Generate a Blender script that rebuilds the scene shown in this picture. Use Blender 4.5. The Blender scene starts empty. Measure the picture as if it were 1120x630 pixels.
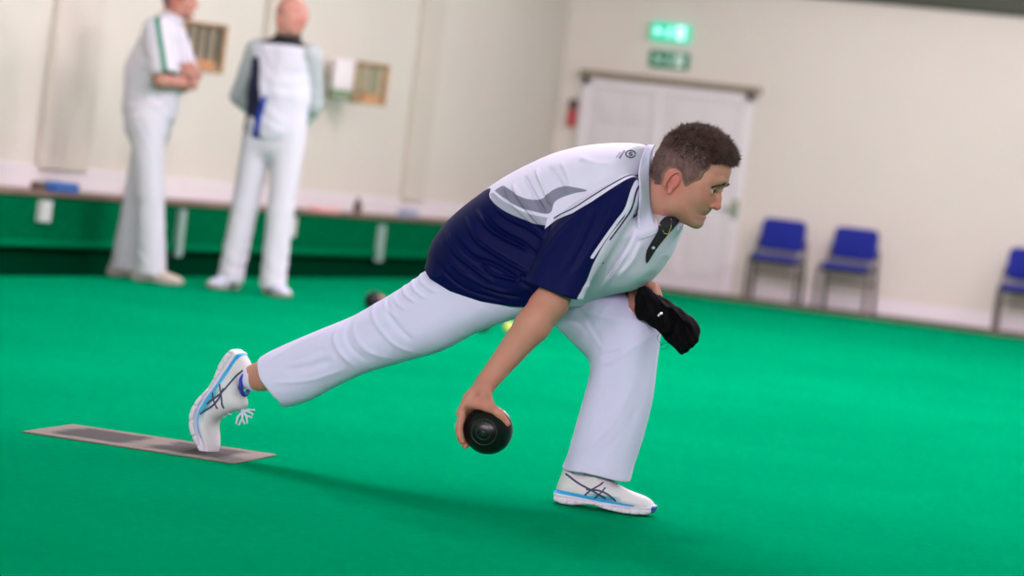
import bpy, math, random
import numpy as np
from mathutils import Vector, Matrix
from mathutils.bvhtree import BVHTree

# ------------------------------------------------------------------ camera
SC = bpy.context.scene
COL = SC.collection
R = math.radians
W_PX, H_PX, F_PX = 1120.0, 630.0, 2900.0
CAM_H = 0.84
YAW, PITCH, ROLL = R(17.2), R(2.19), R(6.8)
fwd = Vector((-math.sin(YAW) * math.cos(PITCH), math.cos(YAW) * math.cos(PITCH), -math.sin(PITCH)))
r0 = Vector((math.cos(YAW), math.sin(YAW), 0))
u0 = r0.cross(fwd)
c_right = r0 * math.cos(ROLL) + u0 * math.sin(ROLL)
c_up = -r0 * math.sin(ROLL) + u0 * math.cos(ROLL)
CAM = Vector((0, 0, CAM_H))
cd = bpy.data.cameras.new('camera')
cam = bpy.data.objects.new('camera', cd)
COL.objects.link(cam)
mw = Matrix.Identity(4)
for i in range(3):
    mw[i][0], mw[i][1], mw[i][2], mw[i][3] = c_right[i], c_up[i], -fwd[i], CAM[i]
cam.matrix_world = mw
cd.sensor_width = 36
cd.lens = 36 * F_PX / W_PX
cd.clip_end = 200
cd.dof.use_dof = True
cd.dof.focus_distance = 6.95
cd.dof.aperture_fstop = (cd.lens / 1000) / 0.038
SC.camera = cam

# ------------------------------------------------------------------ view, world, lights
SC.view_settings.view_transform = 'Standard'
SC.view_settings.look = 'None'
SC.view_settings.gamma = 1
SC.view_settings.use_curve_mapping = False
SC.view_settings.exposure = 0.0
world = bpy.data.worlds.new('world')
SC.world = world
world.use_nodes = True
world.node_tree.nodes['Background'].inputs[0].default_value = (0.9, 0.95, 1, 1)
world.node_tree.nodes['Background'].inputs[1].default_value = 0.35
CEIL = 3.6
#        x,   y,   length(x), width(y), power
LAMPS = [(-3.6, -4.5, 2.4, .3, 1100), (-0.2, -4.5, 2.4, .3, 1400), (3.2, -4.5, 2.4, .3, 1150),  # row behind the camera: unseen, added as frontal fill
         (-3.0, 8.6, 2.4, .3, 330), (1.8, 8.6, 2.4, .3, 260),
         (-3.2, 13.0, 2.4, .3, 400), (1.6, 13.0, 2.4, .3, 360),
         (-3.2, 17.5, 2.4, .3, 330), (1.6, 17.5, 2.4, .3, 330),
         (-3.4, 22.0, 2.4, .3, 240), (1.6, 22.0, 2.4, .3, 200)]
LAMP_COL = (1.0, 0.79, 0.97)


def ray(px, py):
    return (fwd + c_right * ((px - W_PX / 2) / F_PX) - c_up * ((py - H_PX / 2) / F_PX))


def at(px, py, Y):            # where the sight line meets the vertical plane y = Y
    d = ray(px, py)
    return CAM + d * (Y / d.y)


def at_x(px, py, X):
    d = ray(px, py)
    return CAM + d * (X / d.x)


def at_z(px, py, Z=0.0):
    d = ray(px, py)
    return CAM + d * ((Z - CAM_H) / d.z)


BY = 6.83                     # the bowler's line of delivery


def A(px, py, lat=0.0):
    return at(px, py, BY + lat)


# ------------------------------------------------------------------ materials
def mat(name, color, rough=0.6, spec=0.5, metal=0.0, bump=None, var=None, sheen=0.0, emit=None, sss=0.0, coat=0.0):
    m = bpy.data.materials.new(name)
    m.use_nodes = True
    nt = m.node_tree
    b = nt.nodes['Principled BSDF']
    b.inputs['Base Color'].default_value = (*color, 1)
    b.inputs['Roughness'].default_value = rough
    b.inputs['Specular IOR Level'].default_value = spec
    b.inputs['Metallic'].default_value = metal
    if sheen:
        b.inputs['Sheen Weight'].default_value = sheen
    if coat:
        b.inputs['Coat Weight'].default_value = coat
        b.inputs['Coat Roughness'].default_value = .1
    if sss:
        b.inputs['Subsurface Weight'].default_value = sss
        b.inputs['Subsurface Radius'].default_value = (.012, .004, .002)
        b.inputs['Subsurface Scale'].default_value = 1.0
    if emit:
        b.inputs['Emission Color'].default_value = (*emit[0], 1)
        b.inputs['Emission Strength'].default_value = emit[1]
    tc = nt.nodes.new('ShaderNodeTexCoord')
    if var:                   # (scale, amount)
        n = nt.nodes.new('ShaderNodeTexNoise')
        n.inputs['Scale'].default_value = var[0]
        n.inputs['Detail'].default_value = 4
        nt.links.new(tc.outputs['Object'], n.inputs['Vector'])
        mr = nt.nodes.new('ShaderNodeMapRange')
        mr.inputs[1].default_value, mr.inputs[2].default_value = .3, .7
        mr.inputs[3].default_value, mr.inputs[4].default_value = 1 - var[1], 1 + var[1]
        nt.links.new(n.outputs['Fac'], mr.inputs[0])
        mx = nt.nodes.new('ShaderNodeVectorMath')
        mx.operation = 'SCALE'
        mx.inputs[0].default_value = color
        nt.links.new(mr.outputs[0], mx.inputs['Scale'])
        nt.links.new(mx.outputs[0], b.inputs['Base Color'])
    if bump:                  # (scale, strength, distance)
        n = nt.nodes.new('ShaderNodeTexNoise')
        n.inputs['Scale'].default_value = bump[0]
        n.inputs['Detail'].default_value = 3
        nt.links.new(tc.outputs['Object'], n.inputs['Vector'])
        bp = nt.nodes.new('ShaderNodeBump')
        bp.inputs['Strength'].default_value = bump[1]
        bp.inputs['Distance'].default_value = bump[2]
        nt.links.new(n.outputs['Fac'], bp.inputs['Height'])
        nt.links.new(bp.outputs[0], b.inputs['Normal'])
    return m


def layered(m, base, layers, soft=.0006):
    """colour = base, then each (attribute, colour) where the attribute (a signed distance in metres) is negative"""
    nt = m.node_tree
    b = nt.nodes['Principled BSDF']
    prev = None
    for name, col in layers:
        a = nt.nodes.new('ShaderNodeAttribute')
        a.attribute_name = name
        mr = nt.nodes.new('ShaderNodeMapRange')
        s = soft if len(col) == 3 else col[3]
        mr.inputs[1].default_value, mr.inputs[2].default_value = -s, s
        mr.inputs[3].default_value, mr.inputs[4].default_value = 1, 0
        nt.links.new(a.outputs['Fac'], mr.inputs[0])
        mx = nt.nodes.new('ShaderNodeMix')
        mx.data_type = 'RGBA'
        nt.links.new(mr.outputs[0], mx.inputs[0])
        if prev is None:
            mx.inputs[6].default_value = (*base, 1)
        else:
            nt.links.new(prev, mx.inputs[6])
        mx.inputs[7].default_value = (*col[:3], 1)
        prev = mx.outputs[2]
    nt.links.new(prev, b.inputs['Base Color'])
    return m


WALLC = (0.60, 0.58, 0.49)
CARPET = (0.0, 0.225, 0.089)
M = {}
M['wall'] = mat('wall paint', WALLC, .75, .3, var=(.6, .03), bump=(60, .15, .002))
M['pilaster'] = mat('pilaster paint', (0.54, 0.515, 0.42), .75, .3)
M['pink_strip'] = mat('pinkish pilaster paint', (0.575, 0.535, 0.455), .75, .3)
M['white_paint'] = mat('white gloss paint', (0.68, 0.66, 0.64), .4, .5)
M['door_white'] = mat('white door paint', (0.6, 0.59, 0.57), .45, .5)
M['olive'] = mat('olive painted wood', (0.2, 0.18, 0.11), .6, .4)
M['darkbeam'] = mat('dark olive beam paint', (0.05, 0.058, 0.038), .7, .3)
M['ceiling'] = mat('ceiling paint', (0.75, 0.72, 0.68), .9, .2)
M['brown_wood'] = mat('dark brown wood', (0.10, 0.066, 0.05), .55, .4, var=(8, .25))
M['ledge_wood'] = mat('worn brown ledge wood', (0.18, 0.12, 0.085), .55, .4, var=(5, .25))
M['oak'] = mat('honey oak', (0.40, 0.26, 0.12), .5, .4, var=(14, .25))
M['pale_ply'] = mat('pale plywood', (0.42, 0.36, 0.23), .6, .4, var=(10, .1))
M['orange_ply'] = mat('orange stained ply', (0.45, 0.22, 0.09), .6, .4, var=(10, .1))
M['dark_slot'] = mat('dark number plate', (0.09, 0.09, 0.06), .6)
M['walkway'] = mat('walkway carpet', (0.13, 0.1, 0.08), .95, .1, var=(30, .2))
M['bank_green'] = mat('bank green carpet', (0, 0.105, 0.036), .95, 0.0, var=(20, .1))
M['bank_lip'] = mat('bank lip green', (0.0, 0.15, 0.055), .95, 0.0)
M['ditch'] = mat('ditch green with shade', (0.0, 0.03, 0.011), .95, 0.0)  # bank green darkened, the shade of the recess put into the colour
M['strip_pale'] = mat('pale green strip plastic', (0.26, 0.38, 0.33), .6)
M['tag_white'] = mat('white marker plastic', (0.5, 0.52, 0.5), .5)
M['blue_pad'] = mat('blue chair fabric', (0.002, 0.011, 0.20), .8, .3, sheen=.2, bump=(400, .2, .001))
M['frame_dark'] = mat('dark brown chair steel', (0.075, 0.062, 0.055), .4, .5, metal=.3)
M['steel'] = mat('brushed steel', (0.4, 0.4, 0.38), .3, .5, metal=.9)
M['blue_box'] = mat('blue plastic', (0.03, 0.12, 0.38), .5)
M['red'] = mat('red plastic', (0.45, 0.03, 0.03), .4)
M['pink'] = mat('pink paper', (0.8, 0.42, 0.38), .6)
M['greyblue'] = mat('grey blue plastic', (0.27, 0.31, 0.42), .5)
M['sign_green'] = mat('green exit sign', (0.0, 0.20, 0.10), .4)
M['sign_white'] = mat('white sign print', (0.55, 0.75, 0.62), .4)
M['sign_lit'] = mat('lit green sign panel', (0.0, 0.35, 0.2), .4, emit=((0.0, 0.62, 0.36), .8))
M['sign_litw'] = mat('lit white sign print', (0.5, 0.8, 0.8), .4, emit=((0.55, 0.92, 0.9), .85))
M['tube'] = mat('fluorescent diffuser', (0.9, 0.9, 0.9), .5, emit=((1, .97, .92), 1.5))
M['lamp_body'] = mat('white lamp housing', (0.8, 0.8, 0.8), .5)
M['green_plastic'] = mat('dull green plastic', (0.16, 0.24, 0.12), .5)


def carpet_mat():
    m = mat('green bowling carpet', CARPET, .95, 0.0)
    nt = m.node_tree
    b = nt.nodes['Principled BSDF']
    tc = nt.nodes.new('ShaderNodeTexCoord')
    mp = nt.nodes.new('ShaderNodeMapping')
    mp.inputs['Scale'].default_value = (1, 1, 1)
    nt.links.new(tc.outputs['Object'], mp.inputs[0])
    outs = []
    for sc, lo, hi in ((1.2, .94, 1.05), (30, .95, 1.05), (600, .84, 1.14)):
        n = nt.nodes.new('ShaderNodeTexNoise')
        n.inputs['Scale'].default_value = sc
        n.inputs['Detail'].default_value = 4
        nt.links.new(mp.outputs[0], n.inputs['Vector'])
        mr = nt.nodes.new('ShaderNodeMapRange')
        mr.inputs[1].default_value, mr.inputs[2].default_value = .3, .7
        mr.inputs[3].default_value, mr.inputs[4].default_value = lo, hi
        nt.links.new(n.outputs['Fac'], mr.inputs[0])
        outs.append(mr.outputs[0])
    a = nt.nodes.new('ShaderNodeMath'); a.operation = 'MULTIPLY'
    nt.links.new(outs[0], a.inputs[0]); nt.links.new(outs[1], a.inputs[1])
    c = nt.nodes.new('ShaderNodeMath'); c.operation = 'MULTIPLY'
    nt.links.new(a.outputs[0], c.inputs[0]); nt.links.new(outs[2], c.inputs[1])
    v = nt.nodes.new('ShaderNodeVectorMath'); v.operation = 'SCALE'
    v.inputs[0].default_value = CARPET
    nt.links.new(c.outputs[0], v.inputs['Scale'])
    nt.links.new(v.outputs[0], b.inputs['Base Color'])
    bp = nt.nodes.new('ShaderNodeBump')
    bp.inputs['Strength'].default_value = .35
    bp.inputs['Distance'].default_value = .002
    nt.links.new(outs[2], bp.inputs['Height'])
    nt.links.new(bp.outputs[0], b.inputs['Normal'])
    return m


M['carpet'] = carpet_mat()


# ------------------------------------------------------------------ plain mesh helpers
def link_mesh(name, verts, faces, m, parent=None, smooth=False, loc=None):
    me = bpy.data.meshes.new(name)
    me.from_pydata([tuple(v) for v in verts], [], [tuple(f) for f in faces])
    me.update()
    if smooth:
        me.polygons.foreach_set('use_smooth', [True] * len(me.polygons))
    mats = m if isinstance(m, (list, tuple)) else [m]
    for k in mats:
        me.materials.append(k)
    o = bpy.data.objects.new(name, me)
    COL.objects.link(o)
    if parent is not None:
        o.parent = parent
    if loc is not None:
        o.location = loc
    return o


class MB:
    """collects shapes into one mesh"""
    def __init__(self):
        self.v, self.f = [], []

    def add(self, verts, faces):
        n = len(self.v)
        self.v += [Vector(x) for x in verts]
        self.f += [tuple(i + n for i in f) for f in faces]

    def box(self, lo, hi, bev=0.0):
        x0, y0, z0 = lo
        x1, y1, z1 = hi
        if bev <= 0:
            self.add([(x0, y0, z0), (x1, y0, z0), (x1, y1, z0), (x0, y1, z0), (x0, y0, z1), (x1, y0, z1), (x1, y1, z1), (x0, y1, z1)],
                     [(3, 2, 1, 0), (4, 5, 6, 7), (0, 1, 5, 4), (1, 2, 6, 5), (2, 3, 7, 6), (3, 0, 4, 7)])
            return self
        b = min(bev, (x1 - x0) / 2.01, (y1 - y0) / 2.01, (z1 - z0) / 2.01)
        rings = []
        for z, ins in ((z0, b), (z0 + b, 0), (z1 - b, 0), (z1, b)):
            ring = []
            c = b + ins * .6
            xa, xb, ya, yb = x0 + ins, x1 - ins, y0 + ins, y1 - ins
            for (cx, cy, a0) in ((xb - b, yb - b, 0), (xa + b, yb - b, 90), (xa + b, ya + b, 180), (xb - b, ya + b, 270)):
                for k in range(4):
                    a = R(a0 + 30 * k)
                    ring.append((cx + b * math.cos(a), cy + b * math.sin(a), z))
            rings.append(ring)
        self.loft(rings)
        return self

    def loft(self, rings, caps=True, closed=True):
        n = len(rings[0])
        vs = [p for r in rings for p in r]
        fs = []
        for i in range(len(rings) - 1):
            for j in range(n if closed else n - 1):
                k = (j + 1) % n
                fs.append((i * n + j, i * n + k, (i + 1) * n + k, (i + 1) * n + j))
        if caps:
            fs.append(tuple(reversed(range(n))))
            fs.append(tuple((len(rings) - 1) * n + j for j in range(n)))
        self.add(vs, fs)
        return self

    def tube(self, pts, rad, n=10, caps=True):
        pts = [Vector(p) for p in pts]
        rads = rad if isinstance(rad, (list, tuple)) else [rad] * len(pts)
        rings = []
        ref = None
        for i, p in enumerate(pts):
            t = (pts[min(i + 1, len(pts) - 1)] - pts[max(i - 1, 0)]).normalized()
            if ref is None:
                ref = Vector((0, 0, 1)) if abs(t.z) < .9 else Vector((1, 0, 0))
            s = t.cross(ref).normalized()
            ref = s.cross(t).normalized()
            rings.append([p + (s * math.cos(2 * math.pi * k / n) + ref * math.sin(2 * math.pi * k / n)) * rads[i] for k in range(n)])
        return self.loft(rings, caps)

    def build(self, name, m, parent=None, smooth=False, loc=None):
        return link_mesh(name, self.v, self.f, m, parent, smooth, loc)


def tag(o, label=None, cat=None, group=None, kind=None):
    if label: o['label'] = label
    if cat: o['category'] = cat
    if group: o['group'] = group
    if kind: o['kind'] = kind
    return o


def empty(name, loc, rz=0.0):
    o = bpy.data.objects.new(name, None)
    o.empty_display_size = .1
    o.location = loc
    o.rotation_euler = (0, 0, rz)
    COL.objects.link(o)
    return o


def struct(o):
    o['kind'] = 'structure'
    return o


def rounded(pts, r, n=4):
    """round the corners of a closed 2D outline"""
    out = []
    N = len(pts)
    for i in range(N):
        p0, p1, p2 = Vector(pts[i - 1]), Vector(pts[i]), Vector(pts[(i + 1) % N])
        a, b = (p0 - p1), (p2 - p1)
        ra = min(r, a.length * .45, b.length * .45)
        a, b = p1 + a.normalized() * ra, p1 + b.normalized() * ra
        for k in range(n + 1):
            t = k / n
            out.append((a * (1 - t) ** 2 + p1 * 2 * t * (1 - t) + b * t * t))
    return out


# ------------------------------------------------------------------ distance-field modelling
BIG = 9.0


def V3(p):
    return np.array([p[0], p[1], p[2]], dtype=np.float64)


def smin(a, b, k):
    if k <= 0:
        return np.minimum(a, b)
    h = np.maximum(k - np.abs(a - b), 0) / k
    return np.minimum(a, b) - h * h * k * .25


def smax(a, b, k):
    return -smin(-a, -b, k)


class Prim:
    def __init__(self, f, lo, hi):
        self.f, self.lo, self.hi = f, np.array(lo, float), np.array(hi, float)


def cone(a, b, ra, rb):
    a, b = V3(a), V3(b)
    d = b - a
    L2 = max(float(d @ d), 1e-12)
    rm = max(ra, rb)

    def f(P):
        q = P - a
        t = np.clip((q @ d) / L2, 0, 1)
        return np.linalg.norm(q - t[:, None] * d, axis=1) - (ra + (rb - ra) * t)
    return Prim(f, np.minimum(a, b) - rm, np.maximum(a, b) + rm)


def ball(c, r):
    return cone(c, V3(c) + 1e-6, r, r)


def ell(c, rad, axes=None):
    """ellipsoid; axes = rows of a rotation (x, y, z directions)"""
    c, rad = V3(c), np.array(rad, float)
    Rm = np.eye(3) if axes is None else np.array([V3(x) for x in axes])
    rm = rad.max()

    def f(P):
        q = (P - c) @ Rm.T
        k0 = np.linalg.norm(q / rad, axis=1)
        k1 = np.linalg.norm(q / (rad * rad), axis=1) + 1e-9
        return k0 * (k0 - 1) / k1
    return Prim(f, c - rm, c + rm)


def econe(a, b, ra, rb, side):
    """tapered tube of elliptical section: ra, rb = (radius along side, radius across it)"""
    a, b, s = V3(a), V3(b), V3(side)
    d = b - a
    L = np.linalg.norm(d)
    t_ = d / L
    s = s - (s @ t_) * t_
    s /= np.linalg.norm(s)
    n = np.cross(t_, s)
    rm = max(*ra, *rb)

    def f(P):
        q = P - a
        h = q @ t_
        t = np.clip(h / L, 0, 1)
        rs = ra[0] + (rb[0] - ra[0]) * t
        rn = ra[1] + (rb[1] - ra[1]) * t
        e = h - t * L
        mn = np.minimum(rs, rn)
        return (np.sqrt(((q @ s) / rs) ** 2 + ((q @ n) / rn) ** 2 + (e / mn) ** 2) - 1) * mn
    return Prim(f, np.minimum(a, b) - rm, np.maximum(a, b) + rm)


def spline(pts, n=6, closed=True):
    """Catmull-Rom through 2D points"""
    pts = np.array([tuple(p)[:2] for p in pts], float)
    N = len(pts)
    out = []
    rng = range(N) if closed else range(N - 1)
    for i in rng:
        if closed:
            p0, p1, p2, p3 = pts[i - 1], pts[i], pts[(i + 1) % N], pts[(i + 2) % N]
        else:
            p0, p1, p2, p3 = pts[max(i - 1, 0)], pts[i], pts[i + 1], pts[min(i + 2, N - 1)]
        for k in range(n):
            t = k / n
            out.append(.5 * ((2 * p1) + (-p0 + p2) * t + (2 * p0 - 5 * p1 + 4 * p2 - p3) * t * t + (-p0 + 3 * p1 - 3 * p2 + p3) * t ** 3))
    if not closed:
        out.append(pts[-1])
    return np.array(out)


class Map2:
    """values on a regular 2D grid, sampled bilinearly"""
    def __init__(self, lo, hi, step, fn):
        self.lo, self.step = np.array(lo, float), step
        self.nx = int((hi[0] - lo[0]) / step) + 2
        self.nz = int((hi[1] - lo[1]) / step) + 2
        xs = lo[0] + np.arange(self.nx) * step
        zs = lo[1] + np.arange(self.nz) * step
        X, Z = np.meshgrid(xs, zs, indexing='ij')
        self.g = fn(np.stack([X.ravel(), Z.ravel()], 1)).reshape(self.nx, self.nz)

    def __call__(self, x, z):
        u = np.clip((x - self.lo[0]) / self.step, 0, self.nx - 1.001)
        v = np.clip((z - self.lo[1]) / self.step, 0, self.nz - 1.001)
        i, j = u.astype(int), v.astype(int)
        a, b = u - i, v - j
        g = self.g
        return (g[i, j] * (1 - a) + g[i + 1, j] * a) * (1 - b) + (g[i, j + 1] * (1 - a) + g[i + 1, j + 1] * a) * b


def seg_dist(Q, a, b):
    d = b - a
    L2 = max(d @ d, 1e-14)
    t = np.clip(((Q - a) @ d) / L2, 0, 1)
    return np.linalg.norm(Q - a - t[:, None] * d, axis=1), t


def poly_sdf(poly):
    poly = np.array(poly, float)

    def fn(Q):
        D = np.full(len(Q), 1e9)
        ins = np.zeros(len(Q), bool)
        for i in range(len(poly)):
            a, b = poly[i - 1], poly[i]
            D = np.minimum(D, seg_dist(Q, a, b)[0])
            c = (a[1] > Q[:, 1]) != (b[1] > Q[:, 1])
            if abs(b[1] - a[1]) > 1e-12:
                xi = (b[0] - a[0]) * (Q[:, 1] - a[1]) / (b[1] - a[1]) + a[0]
                ins ^= c & (Q[:, 0] < xi)
        return np.where(ins, -D, D)
    return fn


def outline_map(poly, step=.0025, pad=.06):
    poly = np.array(poly)
    return Map2(poly.min(0) - pad, poly.max(0) + pad, step, poly_sdf(poly))


def slab(poly, Rr, Wf, yc=0.0, frame=None, step=.0025, pad=.06, pw=2.0):
    """the outline POLY (x, z) swollen sideways: an elliptical edge of radius Rr, half width Wf"""
    mp = outline_map(poly, step, pad)
    poly = np.array(poly)
    Wm = .3 if callable(Wf) else Wf
    if frame is not None:
        o, ax = V3(frame[0]), np.array([V3(k) for k in frame[1]])

    def f(P):
        q = P if frame is None else (P - o) @ ax.T
        x, y, z = q[:, 0], q[:, 1], q[:, 2]
        d = mp(x, z)
        w = Wf(x, z) if callable(Wf) else Wf
        c = yc(x, z) if callable(yc) else yc
        r = Rr(x, z) if callable(Rr) else Rr
        e = np.maximum(1 + d / r, 0)
        return ((e ** pw + np.abs((y - c) / w) ** pw) ** (1 / pw) - 1) * np.minimum(r, w)
    c0 = 0 if callable(yc) else yc
    lo = np.array([poly[:, 0].min(), -.6 if callable(yc) else c0 - Wm, poly[:, 1].min()])
    hi = np.array([poly[:, 0].max(), .6 if callable(yc) else c0 + Wm, poly[:, 1].max()])
    if callable(yc) and frame is None:
        lo[1] += BY; hi[1] += BY
    if frame is not None:
        cs = np.array([[(lo, hi)[i][0], (lo, hi)[j][1], (lo, hi)[k][2]] for i in (0, 1) for j in (0, 1) for k in (0, 1)])
        cs = cs @ ax + o
        lo, hi = cs.min(0), cs.max(0)
    return Prim(f, lo, hi)


def extrude(poly, y0=-99.0, y1=99.0):
    """everything inside the (x, z) outline, between two depths"""
    mp = outline_map(poly, .0025, .08)
    poly = np.array(poly)

    def f(P):
        return np.maximum(mp(P[:, 0], P[:, 2]), np.maximum(y0 - P[:, 1], P[:, 1] - y1))
    return Prim(f, (poly[:, 0].min(), max(y0, BY - 1), poly[:, 1].min()), (poly[:, 0].max(), min(y1, BY + 1), poly[:, 1].max()))


class Body:
    def __init__(self):
        self.ops = []
        self.post = None

    def u(self, prim, k=.02):
        self.ops.append(('u', prim, k)); return self

    def s(self, prim, k=.005):
        self.ops.append(('s', prim, k)); return self

    def i(self, prim, k=.003):          # keep only what is inside prim
        self.ops.append(('i', prim, k)); return self

    def ev(self, P, lo=None, hi=None):
        D = np.full(len(P), BIG)
        for op, pr, k in self.ops:
            pad = k + .03
            if lo is not None and op != 'i' and (np.any(pr.lo - pad > hi) or np.any(pr.hi + pad < lo)):
                continue
            d = pr.f(P)
            if op == 'u': D = smin(D, d, k)
            elif op == 's': D = smax(D, -d, k)
            else: D = smax(D, d, k)
        if self.post is not None:
            D = self.post(P, D)
        return D

    def bounds(self):
        us = [p for o, p, k in self.ops if o == 'u']
        return np.min([p.lo for p in us], 0) - .03, np.max([p.hi for p in us], 0) + .03

    def mesh(self, h=.003, N=24, bounds=None):
        lo, hi = bounds if bounds is not None else self.bounds()
        nb = np.ceil((hi - lo) / (h * N)).astype(int)
        bs = h * N
        I = np.stack(np.meshgrid(*[np.arange(n) for n in nb], indexing='ij'), -1).reshape(-1, 3)
        cen = lo + (I + .5) * bs
        hd = bs * math.sqrt(3) / 2
        d = self.ev(cen)
        act = I[np.abs(d) < hd * 1.25 + .012]
        S = N + 2                        # corners -1 .. N
        g = np.arange(-1, N + 1)
        gx, gy, gz = np.meshgrid(g, g, g, indexing='ij')
        G = np.stack([gx.ravel(), gy.ravel(), gz.ravel()], 1)
        DIM = nb * N + 4
        keys_all, pos_all, quads = [], [], []
        corners = [(i, j, k) for i in (0, 1) for j in (0, 1) for k in (0, 1)]
        edges = [(a, b) for a in range(8) for b in range(a + 1, 8) if bin(a ^ b).count('1') == 1]
        for b in act:
            base = lo + b * bs
            P = base + G * h
            D = self.ev(P, P.min(0), P.max(0))
            D = D.reshape(S, S, S)
            neg = D < 0
            if neg.all() or not neg.any():
                continue
            # cells with min corner index -1 .. N-1
            c = [D[i:S - 1 + i, j:S - 1 + j, k:S - 1 + k] for i, j, k in corners]
            sg = np.stack([q < 0 for q in c], 0)
            cnt = sg.sum(0)
            m = (cnt > 0) & (cnt < 8)
            idx = np.argwhere(m)
            if len(idx) == 0:
                continue
            cv = np.stack([q[m] for q in c], 0)
            acc = np.zeros((len(idx), 3))
            num = np.zeros(len(idx))
            for a, e in edges:
                va, ve = cv[a], cv[e]
                x = (va < 0) != (ve < 0)
                t = np.where(x, va / np.where(x, va - ve, 1), 0)
                pa, pe = np.array(corners[a]), np.array(corners[e])
                acc += np.where(x[:, None], pa + t[:, None] * (pe - pa), 0)
                num += x
            pos = base + (idx - 1 + acc / num[:, None]) * h
            gi = idx - 1 + b * N + 2
            key = (gi[:, 0] * DIM[1] + gi[:, 1]) * DIM[2] + gi[:, 2]
            keys_all.append(key); pos_all.append(pos)
            st = np.array([DIM[1] * DIM[2], DIM[2], 1])
            # quads for edges starting at corners 0 .. N-1 (array index 1 .. N)
            for ax in range(3):
                sl0 = [slice(1, N + 1)] * 3
                sl1 = [slice(1, N + 1)] * 3
                sl1[ax] = slice(2, N + 2)
                n0, n1 = neg[tuple(sl0)], neg[tuple(sl1)]
                e = np.argwhere(n0 != n1)
                if len(e) == 0:
                    continue
                flip = n0[n0 != n1]
                ge = e + b * N + 2
                k0 = (ge[:, 0] * DIM[1] + ge[:, 1]) * DIM[2] + ge[:, 2]
                o1, o2 = st[(ax + 1) % 3], st[(ax + 2) % 3]
                q = np.stack([k0, k0 - o1, k0 - o1 - o2, k0 - o2], 1)
                q = np.where(flip[:, None], q, q[:, ::-1])
                quads.append(q)
        keys = np.concatenate(keys_all)
        pos = np.concatenate(pos_all)
        uk, first = np.unique(keys, return_index=True)
        pos = pos[first]
        Q = np.concatenate(quads)
        ix = np.searchsorted(uk, Q)
        ix = np.clip(ix, 0, len(uk) - 1)
        ok = (uk[ix] == Q).all(1)
        return pos, ix[ok]


def sdf_obj(name, body, h, m, parent=None, origin=None, bounds=None, smooth_it=1, attrs=None, warp=None):
    pos, quads = body.mesh(h, bounds=bounds)
    # light relaxation removes grid stepping
    for _ in range(smooth_it):
        acc = np.zeros_like(pos); cnt = np.zeros(len(pos))
        for a, b in ((0, 1), (1, 2), (2, 3), (3, 0)):
            np.add.at(acc, quads[:, a], pos[quads[:, b]]); np.add.at(cnt, quads[:, a], 1)
            np.add.at(acc, quads[:, b], pos[quads[:, a]]); np.add.at(cnt, quads[:, b], 1)
        pos = pos * .5 + .5 * acc / np.maximum(cnt, 1)[:, None]
    raw = pos
    if warp is not None:
        pos = warp(pos)
    o_ = np.zeros(3) if origin is None else V3(origin)
    me = bpy.data.meshes.new(name)
    me.vertices.add(len(pos))
    me.vertices.foreach_set('co', (pos - o_).astype(np.float32).ravel())
    me.loops.add(len(quads) * 4)
    me.loops.foreach_set('vertex_index', quads.astype(np.int32).ravel())
    me.polygons.add(len(quads))
    me.polygons.foreach_set('loop_start', np.arange(0, len(quads) * 4, 4, dtype=np.int32))
    me.polygons.foreach_set('use_smooth', np.ones(len(quads), bool))
    me.update(calc_edges=True)
    me.validate()
    me.materials.append(m)
    if attrs:
        for k, fn in attrs.items():
            a = me.attributes.new(k, 'FLOAT', 'POINT')
            a.data.foreach_set('value', fn(raw).astype(np.float32))
    o = bpy.data.objects.new(name, me)
    COL.objects.link(o)
    if parent is not None:
        o.parent = parent
    return o


def px_poly(pts, lat, n=5, smooth=True):
    """photo outline -> (x, z) outline in the vertical plane at lateral offset LAT of the bowler's line"""
    q = [(A(a, b, lat).x, A(a, b, lat).z) for a, b in pts]
    return spline(q, n) if smooth else np.array(q)


def fold_map(strokes, lat, lo, hi, step=.003):
    """sum of ridges (+) and grooves (-); stroke = (photo polyline, height, width) """
    segs = []
    for pts, amp, wd in strokes:
        q = spline([(A(a, b, lat).x, A(a, b, lat).z) for a, b in pts], 5, closed=False)
        segs.append((q, amp, wd))

    def fn(Q):
        T = np.zeros(len(Q))
        for q, amp, wd in segs:
            D = np.full(len(Q), 1e9); tt = np.zeros(len(Q)); n = len(q) - 1
            for i in range(n):
                dd, t = seg_dist(Q, q[i], q[i + 1])
                m = dd < D
                D = np.where(m, dd, D); tt = np.where(m, (i + t) / n, tt)
            T += amp * np.exp(-(D / wd) ** 2) * np.clip(np.minimum(tt, 1 - tt) * 5, .0, 1)
        return T
    return Map2(lo, hi, step, fn)


def bvh_of(o, base=(0, 0, 0)):
    me = o.data
    off = Vector(base)
    vs = [v.co + off for v in me.vertices]
    return BVHTree.FromPolygons(vs, [tuple(p.vertices) for p in me.polygons])


def drape(bvh, px, py, lift=.0008):
    h = bvh.ray_cast(CAM, ray(px, py).normalized())
    if h[0] is None:
        return None
    return h[0] + h[1] * lift


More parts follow.
